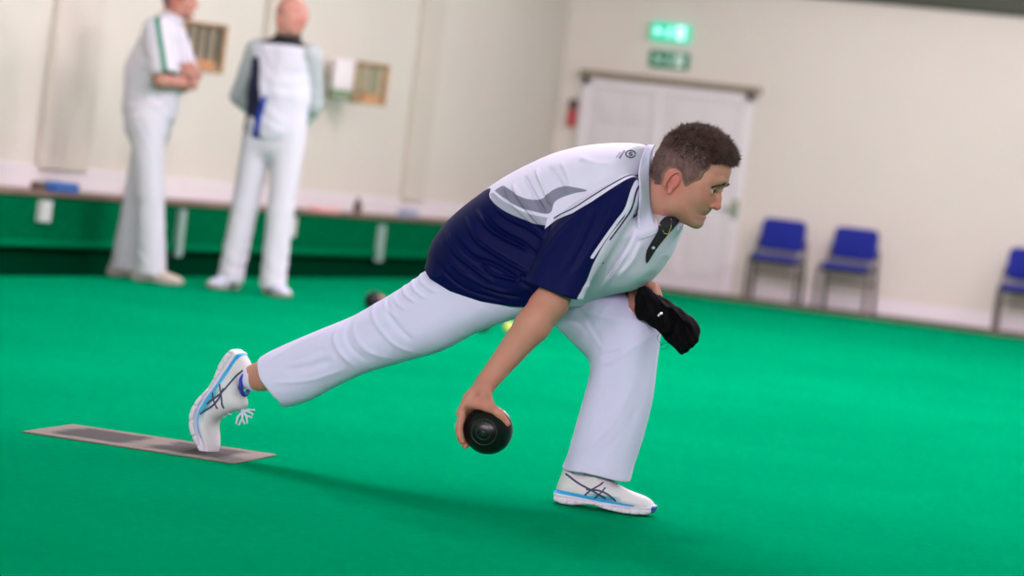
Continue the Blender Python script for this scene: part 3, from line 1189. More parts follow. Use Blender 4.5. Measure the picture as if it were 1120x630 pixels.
def head_prims(o, ax, blend=.012):
    """list of (op, prim, k); o = head centre, ax = (forward, left, up)"""
    o = Vector(o)
    F, L, U = [Vector(a) for a in ax]

    def W(x, y, z):
        return o + F * x + L * y + U * z
    out = [('u', slab(PROF, lambda x, z: .072 + 0 * x, head_width, 0.0, (o, (F, L, U)), .002, .05, 2.2), .02)]
    P = lambda px, py, lat=0.0: hl(px, py, lat)
    # nose
    nb, nm, nt_ = P(787, 209), P(786, 217), P(784.5, 226)
    out.append(('u', cone(W(nb.x - .004, 0, nb.z), W(nm.x - .002, 0, nm.z), .0065, .0085), .012))
    out.append(('u', cone(W(nm.x - .002, 0, nm.z), W(nt_.x - .0015, 0, nt_.z + .001), .0085, .0115), .008))
    for s in (-1, 1):
        al = P(778.5, 224.5)
        out.append(('u', ell(W(al.x + .001, s * .0145, al.z), (.0110, .0070, .0085), ax), .0025))
        out.append(('s', ball(W(nt_.x - .012, s * .0075, nt_.z - .0125), .0042), .003))
    # brow ridge, sockets, cheekbones
    for s in (-1, 1):
        b0, b1 = P(793.5, 200.5), P(786, 199.5)
        out.append(('u', cone(W(b0.x - .009, s * .010, b0.z), W(b0.x - .013, s * .030, b0.z + .002), .009, .0085), .012))
        out.append(('u', cone(W(b0.x - .013, s * .030, b0.z + .002), W(b0.x - .032, s * .050, b0.z - .008), .0085, .008), .012))
        out.append(('s', ell(W(eye_c.x + .012, s * .031, eye_c.z + .000), (.013, .0175, .0115), ax), .010))
        out.append(('u', ball(W(eye_c.x - .0045, s * .033, eye_c.z - .001), .0142), .004))   # lids
        out.append(('s', ell(W(eye_c.x + .0068, s * .0345, eye_c.z - .0003), (.0105, .0160, .0046), ax), .001))
        ck = P(766, 214)
        out.append(('u', ell(W(ck.x - .004, s * .040, ck.z), (.026, .018, .018), ax), .02))
        out.append(('u', cone(W(eye_c.x + .0075, s * .020, eye_c.z - .0085), W(eye_c.x - .001, s * .042, eye_c.z - .0075), .0022, .002), .006))
    # lips and mouth
    lp, lw, mo = P(773.0, 233.0), P(771, 237.6), P(769.5, 235.3)
    mc = hl(764.5, 233.4, -.024)
    for s in (-1, 1):
        out.append(('u', cone(W(lp.x - .001, 0, lp.z), W(mc.x + .004, s * .019, mc.z + .0035), .0034, .0015), .005))
        out.append(('u', cone(W(lw.x - .002, 0, lw.z), W(mc.x + .003, s * .018, mc.z - .0025), .0040, .0015), .005))
        out.append(('s', cone(W(mo.x + .007, 0, mo.z + .0004), W(mc.x - .001, s * .024, mc.z), .0017, .0010), .0018))
    out.append(('s', cone(W(lw.x + .006, -.012, lw.z - .0105), W(lw.x + .006, .012, lw.z - .0105), .003, .003), .006))
    ch = P(762, 243)
    out.append(('u', ell(W(ch.x, 0, ch.z + .003), (.014, .022, .014), ax), .015))
    # masseter, temples
    for s in (-1, 1):
        mj = P(742, 222)
        out.append(('u', ell(W(mj.x, s * .045, mj.z), (.030, .022, .030), ax), .02))
        out.append(('s', ell(W(P(776, 192).x, s * .082, P(776, 192).z), (.025, .012, .022), ax), .02))
        # ear
        e = Vector((ear_c.x, s * abs(ear_c.y), ear_c.z))
        ring = []
        for k in range(12):
            a = R(-75 + k * 25)
            # helix: from the lobe up the back and over the top
            rx, rz = .0130, .0295
            ring.append(W(e.x - .001 - rx * math.cos(a) * 1.0 + .004 * math.sin(a), e.y + s * (.005 + .006 * math.cos(a)), e.z + .001 + rz * math.sin(a)))
        out.append(('u', ell(W(e.x + .001, e.y - s * .004, e.z), (.0125, .0085, .026), ax), .005))
        for k in range(len(ring) - 1):
            if k == 0:
                continue
            out.append(('u', cone(ring[k], ring[k + 1], .0036, .0034), .004))
        out.append(('u', ell(W(e.x + .003, e.y + s * .001, e.z - .0255), (.008, .0050, .009), ax), .006))
        out.append(('s', ell(W(e.x + .0015, e.y + s * .009, e.z + .000), (.0085, .0075, .0155), ax), .003))
        out.append(('u', cone(W(e.x - .0055, e.y + s * .003, e.z + .015), W(e.x - .007, e.y + s * .003, e.z - .012), .0028, .0024), .003))
        out.append(('u', ball(W(e.x + .0115, e.y - s * .0005, e.z - .004), .0046), .004))
    return out, W


def head_attr(o, ax):
    o_ = V3(o)
    Rm = np.array([V3(a) for a in ax])

    def loc(Pn):
        return (Pn - o_) @ Rm.T

    def flush(Pn):
        q = loc(Pn)
        T = np.zeros(len(q))
        for c, r, a in ((hl(786, 224), .022, .75), (hl(781, 214), .016, .4), (Vector((ear_c.x, ear_c.y, ear_c.z)), .034, .8),
                        (Vector((ear_c.x, -ear_c.y, ear_c.z)), .034, .45), (hl(772, 216, -.045), .026, .35), (hl(772, 216, .045), .026, .35), (hl(772, 237), .012, .5)):
            d = np.linalg.norm(q - V3(c), axis=1)
            T = np.maximum(T, a * np.exp(-(d / r) ** 2))
        return T

    def stubble(Pn):
        q = loc(Pn)
        c = hl(758, 240)
        d = np.sqrt(((q[:, 0] - c.x) / .06) ** 2 + ((q[:, 2] - c.z) / .035) ** 2 + (q[:, 1] / .09) ** 2)
        far = np.linalg.norm(q, axis=1) > .2
        return np.where(far, 0, np.clip(1.3 - d, 0, 1) * .35)
    return flush, stubble


def make_eyes(W, ax, parent, look=(1, 0, 0)):
    for s in (-1, 1):
        c = W(eye_c.x - .0048, s * .033, eye_c.z - .0005)
        F, L, U = [Vector(a) for a in ax]
        g = (F * look[0] + L * look[1] + U * look[2]).normalized()
        mb = MB()
        r = .0131
        sx = g.orthogonal().normalized(); sy = g.cross(sx)
        rings = [[c + g * r * math.cos(math.pi * (k + .01) / 16.02) + (sx * math.cos(2 * math.pi * i / 20) + sy * math.sin(2 * math.pi * i / 20)) * r * math.sin(math.pi * (k + .01) / 16.02) for i in range(20)][::-1] for k in range(17)]
        mb.loft(rings)
        e = mb.build('eye', m_eye, parent, True)
        ib = MB()
        rings = [[c + g * r * 1.015 * math.cos(a) + (sx * math.cos(2 * math.pi * i / 20) + sy * math.sin(2 * math.pi * i / 20)) * r * 1.015 * math.sin(a) for i in range(20)][::-1] for a in (.02, .3, .62)]
        ib.loft(rings)
        ib.build('iris', m_iris, e, True)
        lb = MB()
        pts = []
        for k in range(9):
            a = R(-50 + 115 * k / 8)
            pts.append(W(eye_c.x - .0048 + .0148 * math.cos(a), s * (.033 + .0148 * math.sin(a)), eye_c.z - .0003 + .0052 * (1 - ((k - 4) / 5.2) ** 2)))
        lb.tube(pts, [.0005, .0008, .001, .0012, .0013, .0013, .0012, .0009, .0005], 6)
        lb.build('eyelashes', m_iris, e, True)


def head_space(body_prims):
    hb = Body()
    hb.ops = list(body_prims)
    return hb


hair_px = [(806, 174), (801, 183), (795, 179), (786, 178), (779, 180), (776, 186), (771, 189), (768, 196), (761, 200), (754, 205), (749.5, 207), (747, 196), (744.5, 189), (741, 186), (735, 186), (730, 191), (728, 199), (724, 207), (716, 211), (708, 210),
           (706, 190), (712, 165), (724, 148), (742, 134), (768, 130), (795, 138), (812, 158)]
HAIR2D = [(hl(a, b, -.06).x, hl(a, b, -.06).z) for a, b in hair_px]


def make_hair(prims, o, ax, parent, mcap, mstrand, n_strands, seed, long=1.0, hmap=None, base_lift=.004, step=.0025):
    """cropped hair: a cap that follows the skull inside the hairline, and tapered tufts growing out of it"""
    hb = Body()
    hb.ops = [prims[0]]
    o_ = V3(o)
    Rm = np.array([V3(a) for a in ax])
    hm = outline_map(np.array(hmap if hmap is not None else HAIR2D), .002, .05)

    def post(Pn, D):
        q = (Pn - o_) @ Rm.T
        top = np.clip((q[:, 2] - .03) / .07, 0, 1)
        lift = base_lift + .007 * top
        lift = lift + .0012 * np.sin(q[:, 0] * 310 + q[:, 2] * 140) * np.sin(q[:, 1] * 280 + q[:, 2] * 90)
        r = hm(q[:, 0], q[:, 2])
        lift = lift * np.clip(-r / .014, .12, 1)
        return smax(D - lift, r, .006)
    hb.post = post
    cap = sdf_obj('hair', hb, step, mcap, parent, attrs={'hairline': lambda Pn: hm(((Pn - o_) @ Rm.T)[:, 0], ((Pn - o_) @ Rm.T)[:, 2])})
    rnd = random.Random(seed)
    me = cap.data
    mb_v, mb_f = [], []
    tot = len(me.polygons)
    F, L, U = [Vector(a) for a in ax]
    for _ in range(n_strands):
        p = me.polygons[rnd.randrange(tot)]
        c = p.center + Vector((rnd.uniform(-1, 1), rnd.uniform(-1, 1), rnd.uniform(-1, 1))) * .001
        nrm = p.normal
        d = c - Vector(o)
        lx, lz, ly = d.dot(F), d.dot(U), d.dot(L)
        if hm(np.array([lx]), np.array([lz]))[0] > -.0015 or nrm.dot(d) < 0:
            continue
        top = min(max((lz - .035) / .05, 0), 1)
        edge = min(1, -hm(np.array([lx]), np.array([lz]))[0] / .012)
        if top < .5 and rnd.random() > edge: continue
        ln = (.0065 * edge * (1 - top) + .0155 * top * (.6 + .8 * rnd.random())) * long
        if top > .5 and rnd.random() < .25: ln *= 1.35
        comb = (F * (.55 + .3 * top) - U * (.75 * (1 - top)) - F * (1.3 * (1 - top)) * (1 if lx < .02 else .3))
        cl_ = Vector((math.sin(lx * 210 + ly * 90), math.sin(ly * 230 + lx * 60), math.cos(lx * 170 - ly * 140))) * .28 * top
        g = (nrm * (.22 + .62 * top) + comb * .75 + cl_ + Vector((rnd.gauss(0, 1), rnd.gauss(0, 1), rnd.gauss(0, 1))) * (.16 + .08 * top)).normalized()
        side = g.orthogonal().normalized()
        side2 = g.cross(side)
        w = .00045 + .00035 * top
        b = c - nrm * .0015
        mid = b + g * ln * .55 + nrm * .0007
        tip = b + g * ln - U * ln * .08 * (1 - top)
        n0 = len(mb_v)
        for k in range(3):
            a = 2 * math.pi * k / 3
            mb_v.append(b + (side * math.cos(a) + side2 * math.sin(a)) * w)
        for k in range(3):
            a = 2 * math.pi * k / 3
            mb_v.append(mid + (side * math.cos(a) + side2 * math.sin(a)) * w * .8)
        mb_v.append(tip)
        for k in range(3):
            k2 = (k + 1) % 3
            mb_f.append((n0 + k, n0 + k2, n0 + 3 + k2, n0 + 3 + k))
            mb_f.append((n0 + 3 + k, n0 + 3 + k2, n0 + 6))
    link_mesh('hair_tufts', mb_v, mb_f, mstrand, cap, False)
    return cap


# ================================================================== THE BOWLER
def shoe_warp(origin, X, Z, bend=0.0, xb=.19, scale=1.0, drop=0.0):
    X = Vector(X).normalized()
    Y = Vector(Z).cross(X).normalized()
    Z = X.cross(Y)
    o_ = V3(origin)
    Rm = np.array([V3(X), V3(Y), V3(Z)])

    def f(P):
        P = np.array(P, float)
        if drop:       # a collar pressed down by the pointed foot
            k_ = 1 - drop * np.clip((.115 - P[:, 0]) / .07, 0, 1)
            P[:, 2] = np.where(P[:, 2] > .034, .034 + (P[:, 2] - .034) * k_, P[:, 2])
        if bend:
            # turn everything beyond the ball of the foot upward, over a short arc
            L = .055
            x = P[:, 0] - xb
            t = np.clip(x / L, 0, 1)
            a = bend * t
            z = P[:, 2] - .045
            # centre line: arc then straight
            k = bend / L
            cx = np.where(x <= 0, x, np.where(x < L, np.sin(a) / k, math.sin(bend) / k + (x - L) * math.cos(bend)))
            cz = np.where(x <= 0, 0, np.where(x < L, (1 - np.cos(a)) / k, (1 - math.cos(bend)) / k + (x - L) * math.sin(bend)))
            P = np.stack([xb + cx - np.sin(a) * z, P[:, 1], .045 + cz + np.cos(a) * z], 1)
        return (P * np.array([scale, scale, scale * 1.10])) @ Rm + o_
    return f


# front (left) shoe flat on the green
f0, f1 = at_z(607, 549.5), at_z(717, 566)
fd = (f1 - f0).normalized()
w_front = shoe_warp(f0 + fd * .006 + Vector((0, 0, .0005)), fd, (0, 0, 1), scale=.94)
# trailing (right) shoe standing on its toes on the mat
h0, h1 = A(254, 381.5, 0), A(216, 442.5, 0)
xd = (h1 - h0).normalized()
zd = Vector((xd.z, 0, -xd.x))
if zd.dot(Vector((1, 0, -.5))) < 0: zd = -zd
w_rear = shoe_warp(h0, xd, zd, bend=R(50), xb=.165, scale=1.04, drop=.42)


def wfr(x, y, z): return Vector(w_front(np.array([[x, y, z]]))[0])
def wr(x, y, z): return Vector(w_rear(np.array([[x, y, z]]))[0])


YL0 = wfr(.056, 0, .12).y
print('YL0', YL0 - BY)


bowler = empty('person', (0, 0, 0))
base = A(640, 560, 0); base = Vector((at_z(660, 562).x - .5, BY, 0))
bowler.location = base
tag(bowler, 'man in navy and white polo bending low to deliver a black bowl', 'person')
AX = (HF, EY, HU)
hp_, HW = head_prims(HO, AX)
B = Body()
B.ops += hp_
# neck and trunk (mostly under the shirt)
B.u(econe(A(708, 214, 0), A(733, 212, 0), (.062, .066), (.052, .054), EY), .03)
B.u(econe(A(672, 238, 0), A(702, 222, 0), (.135, .075), (.075, .06), EY), .04)
B.u(econe(A(560, 275, 0), A(668, 235, 0), (.130, .095), (.140, .095), EY), .05)
B.u(econe(A(545, 300, 0), A(570, 265, 0), (.125, .09), (.12, .09), EY), .05)
# right leg (trailing) and left leg (front)
B.u(cone(A(550, 300, -.075), A(405, 366, -.06), .070, .048), .03)
B.u(cone(A(405, 366, -.06), A(345, 390, -.035), .046, .048), .02)
B.u(cone(A(345, 390, -.035), A(292, 410, -.012), .048, .038), .02)
B.u(cone(A(292, 410, -.012), A(284, 412, -.008), .037, .034), .02)
B.u(cone(A(284, 412, -.008), wr(.052, 0, .055), .034, .024), .02)
B.u(cone(A(570, 295, .09), A(684, 358, YL0 - BY), .075, .048), .03)
B.u(cone(A(684, 358, YL0 - BY), A(674, 430, YL0 - BY), .048, .048), .02)
B.u(cone(A(674, 430, YL0 - BY), wfr(.056, 0, .15), .048, .029), .02)
B.u(cone(wfr(.056, 0, .15), wfr(.056, 0, .06), .028, .020), .02)
# right arm
SH, EL, WR = A(650, 238, -.180), A(603, 330, -.268), A(530, 421, -.30)
B.u(cone(SH, EL, .042, .043), .03)
fm = EL.lerp(WR, .28)
side_arm = (WR - EL).cross(Vector((0, 1, 0)))
B.u(econe(EL, fm, (.044, .042), (.0445, .042), side_arm), .015)
B.u(econe(fm, WR, (.0445, .042), (.0265, .024), side_arm), .015)
B.u(ball(EL + Vector((-.030, -.004, -.008)), .022), .02)
# right hand over the bowl
BC = BOWL
BR = .064


def onb(ang, dy, rr=.0085):
    r = math.sqrt(max((BR + rr) ** 2 - dy * dy, 0))
    a = R(ang) - R(0)
    return BC + c_right * (r * math.cos(a)) + c_up * (r * math.sin(a)) + EY * dy


palm0 = onb(118, -.012, .022)
B.u(econe(WR, palm0, (.027, .023), (.040, .021), EY), .012)
B.u(econe(palm0, onb(142, .004, .016), (.040, .019), (.040, .0135), EY), .012)
for k, (dy, spread, r1) in enumerate(((-.034, 205, .0098), (-.011, 216, .0100), (.012, 214, .0098), (.034, 206, .0088))):
    js = [onb(146, dy * 1.0, .012), onb(146 + (spread - 146) * .42, dy * 1.05, .0095), onb(146 + (spread - 146) * .76, dy, .0078), onb(spread, dy * .9, .0068)]
    rr = [r1 + .0008, r1, r1 * .9, r1 * .78]
    for q in range(3):
        B.u(cone(js[q], js[q + 1], rr[q], rr[q + 1]), .004 if q else .007)
tj = [onb(112, -.030, .016), onb(80, -.040, .0125), onb(47, -.042, .0090), onb(17, -.036, .0078)]
for q, (ra, rb) in enumerate(((.0155, .0135), (.0125, .0115), (.0112, .0088))):
    B.u(cone(tj[q], tj[q + 1], ra, rb), .006)
B.u(cone(WR + Vector((.006, -.012, -.01)), tj[1], .016, .0145), .014)
# left arm and hand
SL, E2, W2 = A(695, 222, .165), A(648, 300, .235), A(684, 322, .150)
B.u(cone(SL, E2, .056, .044), .03)
B.u(cone(E2, W2, .043, .029), .015)
pm_ = A(700, 317, .10)
B.u(econe(W2, pm_, (.024, .026), (.018, .036), EY), .012)
knk = [A(705, 309, .045), A(708, 311, .068), A(707, 316, .09), A(704, 322, .108)]
for k in range(4):
    k0 = knk[k]
    a1 = k0 + c_right * .026 + c_up * -.010 + EY * -.006
    a2 = a1 + c_right * .010 + c_up * -.020 + EY * -.010
    a3 = a2 + c_right * -.002 + c_up * -.016 + EY * -.006
    B.u(cone(pm_.lerp(k0, .3), k0, .014, .0105), .008)
    B.u(cone(k0, a1, .0102, .0092), .003)
    B.u(cone(a1, a2, .0092, .0084), .003)
    B.u(cone(a2, a3, .0084, .0072), .003)
t0 = A(692, 324, .075)
B.u(cone(pm_, t0, .017, .013), .01)
B.u(cone(t0, A(692, 334, .045), .0125, .0105), .004)
B.u(cone(A(692, 334, .045), A(698, 343, .028), .0105, .0085), .003)
fl, st = head_attr(HO, AX)


def flush_all(P):
    T = fl(P)
    for c, r, a in ((EL + Vector((-.035, 0, -.01)), .04, .5), (BC, .10, .45), (pm_, .07, .45)):
        T = np.maximum(T, a * np.exp(-(np.linalg.norm(P - V3(c), axis=1) / r) ** 2))
    return T


sdf_obj('body', B, .0025, SKIN, bowler, base, attrs={'flush': flush_all, 'stubble': st})


def rebase(o):
    o.location = -Vector(base)
    return o


n_before = set(bpy.data.objects)
make_eyes(HW, AX, bowler, (1, -.10, .12))
make_hair([hp_[0]], HO, AX, bowler, m_scalp, m_hair, 34000, 5, 1.0, step=.002)
# eyebrows: short hairs along each brow
rnd = random.Random(3)
for s in (-1, 1):
    mb = MB()
    bodyb = None
    for k in range(330):
        t = rnd.random()
        px = 776 + (790.5 - 776) * t
        py = 203.5 - 3.2 * math.sin(t * 2.2) - .4 * t
        q = hl(px, py, -.031)
        y = s * (.050 - .037 * t)
        # find the surface by marching inward along the forward axis
        f0 = np.array([V3(HW(.13 - i * .001, y, q.z + rnd.gauss(0, .0015))) for i in range(110)])
        dd = B.ev(f0)
        w = np.argmax(dd < 0)
        c = Vector(f0[w])
        g = (EY * (s * .75) + HF * .25 + HU * (.35 - .3 * (1 - t))).normalized()
        side = g.cross(HF).normalized() * .0008
        mb.add([c - side - g * .002, c + side - g * .002, c + HF * .001 - g * .002, c + HF * .003 + g * .007], [(0, 1, 3), (1, 2, 3), (2, 0, 3), (0, 2, 1)])
    mb.build('eyebrow', m_hair, bowler)

# ---- trousers
T = Body()
leg_r_px = [(600, 262), (545, 248), (497, 268), (466, 296), (440, 314), (412, 330), (385, 345), (350, 359), (318, 372), (295, 382), (280, 390), (262, 402), (270, 425), (296, 446), (330, 440), (362, 424), (398, 408), (440, 396), (485, 383), (520, 365), (560, 350), (600, 338), (620, 300)]
leg_l_px = [(560, 270), (610, 280), (650, 300), (684, 322), (706, 336), (718, 350), (720, 368), (717, 400), (712, 440), (702, 480), (692, 512), (684, 548), (672, 560), (640, 556), (608, 546), (612, 520), (622, 496), (632, 460), (641, 428), (646, 405), (643, 392), (628, 377), (606, 356), (582, 340), (560, 330)]
xk_r, xh_r = A(405, 366).x, A(540, 300).x
xa_r = A(285, 412).x


def yc_r(x, z):
    t = np.clip((x - xa_r) / (xh_r - xa_r), 0, 1)
    return BY - .012 - .060 * t


def w_r(x, z):
    t = np.clip((x - xa_r) / (xh_r - xa_r), 0, 1)
    return .072 + .020 * t


za_l, zk_l = A(640, 525).z, A(690, 350).z


def yc_l(x, z):
    t = np.clip((z - za_l) / (zk_l - za_l), 0, 1)
    return YL0 * (1 - t) + (BY + .10) * t


def w_l(x, z):
    t = np.clip((z - za_l) / (zk_l - za_l), 0, 1)
    return .072 + .022 * t


T.u(slab(px_poly(leg_r_px, -.06), .075, w_r, yc_r), .0)
T.u(slab(px_poly(leg_l_px, .09), .075, w_l, yc_l), .03)
T.u(econe(A(530, 300, 0), A(575, 270, 0), (.165, .125), (.165, .12), EY), .03)
T.s(extrude(px_poly([(230, 360), (285, 378), (288.5, 394), (298, 416), (314, 437), (316, 470), (230, 470)], 0, 1, False)), .004)
T.s(extrude(px_poly([(590, 510), (617, 516), (636, 518), (655, 522.5), (672, 528), (687, 532), (720, 536), (720, 580), (590, 580)], 0, 1, False)), .004)
# hem openings
T.s(econe(A(262, 424, -.01), A(318, 402, -.02), (.060, .046), (.058, .045), EY), .004)
T.s(econe(A(640, 560, YL0 - BY), A(655, 505, YL0 - BY), (.058, .072), (.052, .060), EY), .004)
knee_folds = [([(404, 338), (398, 352), (402, 368), (418, 385), (440, 392)], .006, .010), ([(392, 345), (390, 362), (398, 380), (416, 396)], -.005, .010),
              ([(414, 330), (424, 352), (448, 378), (470, 386)], .006, .008), ([(430, 322), (444, 350), (466, 372)], -.007, .010),
              ([(382, 352), (376, 366), (384, 384), (400, 402)], .009, .009), ([(368, 380), (350, 388), (322, 397)], -.006, .010),
              ([(376, 392), (350, 400), (318, 404)], -.010, .014), ([(390, 402), (350, 415), (306, 418)], .006, .008),
              ([(446, 310), (456, 322), (470, 330)], .007, .005), ([(455, 303), (466, 316), (482, 326)], .007, .005), ([(464, 296), (476, 310), (494, 320)], .007, .005),
              ([(438, 318), (446, 330), (458, 338)], .005, .005), ([(428, 326), (436, 338), (450, 348)], .005, .006),
              ([(365, 362), (330, 376), (296, 396)], .005, .009),
              # front leg
              ([(652, 392), (662, 388), (676, 384)], -.010, .006), ([(650, 400), (668, 394), (700, 372), (712, 362)], .006, .008), ([(655, 384), (648, 372), (634, 352)], .006, .007),
              ([(622, 330), (640, 352), (655, 380)], -.006, .010), ([(664, 330), (650, 350), (640, 375)], .004, .012),
              ([(712, 378), (706, 430), (692, 480), (676, 524)], .007, .007), ([(702, 378), (692, 440), (670, 500)], -.005, .012),
              ([(688, 420), (668, 460), (640, 490), (626, 504)], .008, .010), ([(690, 448), (670, 480), (640, 508)], -.006, .010), ([(660, 400), (656, 440), (640, 480)], -.005, .012),
              ([(618, 508), (650, 514), (690, 524)], .0035, .004),
              ([(610, 330), (650, 345), (700, 350)], .005, .012), ([(590, 326), (625, 350), (645, 368)], -.005, .010)]
Tlo = np.array([A(180, 300).x, 0.0]); Thi = np.array([A(760, 300).x, 1.3])
knee_folds = [(a, b * .62, c * .72) for a, b, c in knee_folds]
Tf = fold_map(knee_folds, -.03, Tlo, Thi)
T.post = lambda P, D: D - Tf(P[:, 0], P[:, 2]) * np.clip(.65 - (P[:, 1] - BY) * 2.5, .25, 1)
trousers = sdf_obj('trousers', T, .0035, m_whitet, bowler, base, smooth_it=1)

# ---- polo shirt
S = Body()
torso_px = [(472, 288), (477, 268), (490, 247), (508, 229), (530, 212), (556, 194), (584, 179), (612, 167), (640, 160), (668, 157), (694, 157), (706, 160), (712, 174), (713, 194), (715, 214), (719, 230), (732, 236), (743, 240), (745, 248), (741, 259), (733, 276), (722, 294), (708, 310), (690, 318), (670, 322), (652, 327), (638, 334), (626, 350), (545, 356), (492, 336), (462, 312), (464, 294)]
x_hip, x_chest = A(500, 280).x, A(690, 230).x


def w_t(x, z):
    t = np.clip((x - x_hip) / (x_chest - x_hip), 0, 1)
    u = np.clip((x - x_chest) / (A(745, 230).x - x_chest), 0, 1)
    return .186 + .010 * np.sin(t * 3.1) + .002 * t - .050 * u


S.u(slab(px_poly(torso_px, 0), lambda x, z: .15 - .045 * np.clip((x - x_chest) / .12, 0, 1), w_t, lambda x, z: BY + 0 * x, pw=2.25), 0)
sleeve_px = [(606, 246), (622, 226), (642, 206), (664, 192), (684, 190), (694, 204), (692, 226), (680, 252), (664, 282), (650, 308), (640, 336), (622, 344), (596, 334), (578, 320), (584, 298), (594, 270)]
zs0, zs1 = A(610, 320, -.25).z, A(670, 200, -.17).z


def yc_s(x, z):
    t = np.clip((z - zs0) / (zs1 - zs0), 0, 1)
    return BY - .272 + .125 * t


S.u(slab(px_poly(sleeve_px, -.21), .062, lambda x, z: .070 + 0 * x, yc_s), .028)
S.s(extrude(px_poly([(560, 300), (584, 309), (608, 317.5), (628, 326), (641, 330), (670, 338), (670, 360), (560, 360)], -.27, 1, False), -99, BY - .19), .003)
S.s(econe(A(592, 352, -.278), A(622, 296, -.247), (.056, .058), (.036, .036), EY), .003)
# far sleeve
S.u(cone(A(690, 220, .145), A(655, 285, .225), .078, .070), .03)
S.s(cone(A(628, 335, .262), A(655, 285, .225), .058, .045), .003)
hem = [((430, 270), 0), ((472, 288), 0), ((484, 305), -.05), ((500, 319), -.10), ((528, 330), -.15), ((556, 335.5), -.18), ((585, 337), -.18), ((612, 336), -.17), ((652, 334), -.04), ((660, 390), 0), ((430, 390), 0)]
S.s(extrude(np.array([(A(a, b, l).x, A(a, b, l).z) for (a, b), l in hem])), .003)
# neck opening and hem cavity
S.s(econe(A(716, 214, 0), A(745, 204, 0), (.058, .056), (.075, .070), EY), .006)
# open placket
PL = [(706, 287), (705.5, 275), (711, 264), (717, 254), (722, 244), (729, 239), (741, 241), (736, 248), (727, 258), (716, 272)]
folds = [([(486, 250), (500, 275), (516, 288), (545, 310)], .009, .007), ([(480, 262), (500, 290), (530, 312), (565, 322)], .008, .007), ([(520, 228), (540, 250), (560, 262), (590, 276)], .010, .008),
         ([(508, 236), (525, 262), (550, 280), (585, 300)], .010, .008), ([(497, 256), (520, 280), (550, 292), (588, 318)], -.009, .008), ([(535, 215), (556, 236), (584, 250), (600, 262)], .009, .006),
         ([(530, 232), (550, 252), (575, 266), (596, 282)], -.009, .007), ([(560, 200), (572, 218), (590, 240), (602, 252)], .013, .006), ([(572, 192), (588, 214), (602, 236)], -.012, .008),
         ([(584, 183), (598, 206), (608, 226)], .012, .006), ([(548, 206), (562, 226), (588, 250)], -.010, .006), ([(598, 182), (612, 196), (622, 212)], -.008, .010), ([(612, 176), (622, 190), (628, 205)], .006, .008),
         ([(630, 170), (650, 178), (672, 180)], .004, .012), ([(478, 285), (510, 315), (560, 330)], -.006, .006),
         ([(530, 285), (545, 300), (580, 308)], .008, .006), ([(510, 300), (540, 318), (575, 326)], -.007, .006),
         ([(640, 236), (618, 262), (600, 300)], .006, .012), ([(660, 226), (650, 262), (634, 300)], -.007, .014), ([(680, 220), (668, 256), (646, 300)], .005, .010), ([(607, 246), (600, 275), (590, 300)], -.006, .010),
         ([(603, 247), (625, 228), (650, 212), (690, 190)], -.004, .005),
         ([(700, 262), (690, 285), (672, 305)], .007, .009), ([(694, 250), (682, 276), (660, 306)], -.008, .008), ([(728, 262), (714, 284), (698, 302)], .004, .009), ([(716, 280), (700, 300), (680, 316)], -.006, .008),
         ([(688, 272), (672, 296), (650, 318)], .006, .007)]
Slo = np.array([A(440, 300).x, .5]); Shi = np.array([A(780, 300).x, 1.5])
folds = [(a, b * .75, c * .62) for a, b, c in folds]
Sf = fold_map(folds, -.16, Slo, Shi)
S.post = lambda P, D: D - Sf(P[:, 0], P[:, 2])


def LAY(pts, lat=-.17, sm=True, n=5):
    mp = outline_map(px_poly(pts, lat, n, sm), .002, .08)
    return lambda P: mp(P[:, 0], P[:, 2])


def LINE(pts, w, lat=-.17):
    q = spline([(A(a, b, lat).x, A(a, b, lat).z) for a, b in pts], 6, closed=False)

    def fn(Q):
        D = np.full(len(Q), 1e9)
        for i in range(len(q) - 1):
            D = np.minimum(D, seg_dist(Q, q[i], q[i + 1])[0])
        return D - w / 2
    mp = Map2(q.min(0) - .08, q.max(0) + .08, .002, fn)
    return lambda P: mp(P[:, 0], P[:, 2])


navy = (0.0016, 0.0036, 0.047)
white = (0.62, 0.60, 0.73)
g1 = (0.19, 0.19, 0.26)
g2 = (0.31, 0.335, 0.40)
# each: name, colour, region
layers = [
    ('lay_a', g2, LAY([(533, 213), (541, 211), (556, 221), (580, 232), (602, 237), (602, 252), (588, 248), (570, 240), (551, 231)])),
    ('lay_b', g1, LAY([(536, 211), (545, 203), (553, 205), (576, 217), (595, 218), (606, 209), (618, 204), (630, 205), (646, 209), (630, 212), (611, 220), (606, 232), (599, 234), (585, 231), (567, 226), (552, 218)])),
    ('lay_c', white, LINE([(536, 209), (543, 213), (560, 223), (580, 232), (602, 237)], .0065)),
    ('lay_d', navy, LAY([(525, 205), (533, 215), (551, 229), (570, 238), (588, 245), (602, 248), (612, 262), (614, 300), (602, 350), (560, 370), (500, 365), (440, 330), (440, 270), (480, 225)], n=4)),
    # sleeve block
    ('lay_e', navy, LAY([(600, 249), (613, 241), (634, 234), (655, 221), (675, 206), (696, 190), (696, 200), (694, 220), (688, 238), (676, 257), (668, 272), (660, 290), (652, 312), (641, 340), (600, 330), (570, 318), (580, 290), (592, 270)], sm=False)),
    ('lay_f', white, LAY([(599, 252), (602, 238), (618, 226), (640, 212), (668, 196), (698, 180), (698, 188), (676, 204), (655, 219), (634, 232), (613, 239.5), (601, 249)], sm=False)),
    ('lay_g', navy, LINE([(609, 239), (616, 235), (634, 228), (655, 214), (680, 197), (700, 184)], .0042)),
    ('lay_h', white, LINE([(703, 172), (697, 192), (691, 226), (682, 243), (671, 262), (660, 282)], .0070)),
    ('lay_i', navy, LINE([(706, 174), (699, 196), (694.5, 226), (686, 244), (675, 263)], .0030)),
]
m_shirt = mat('polo shirt fabric', white, .55, .08, bump=(420, .12, .0008))
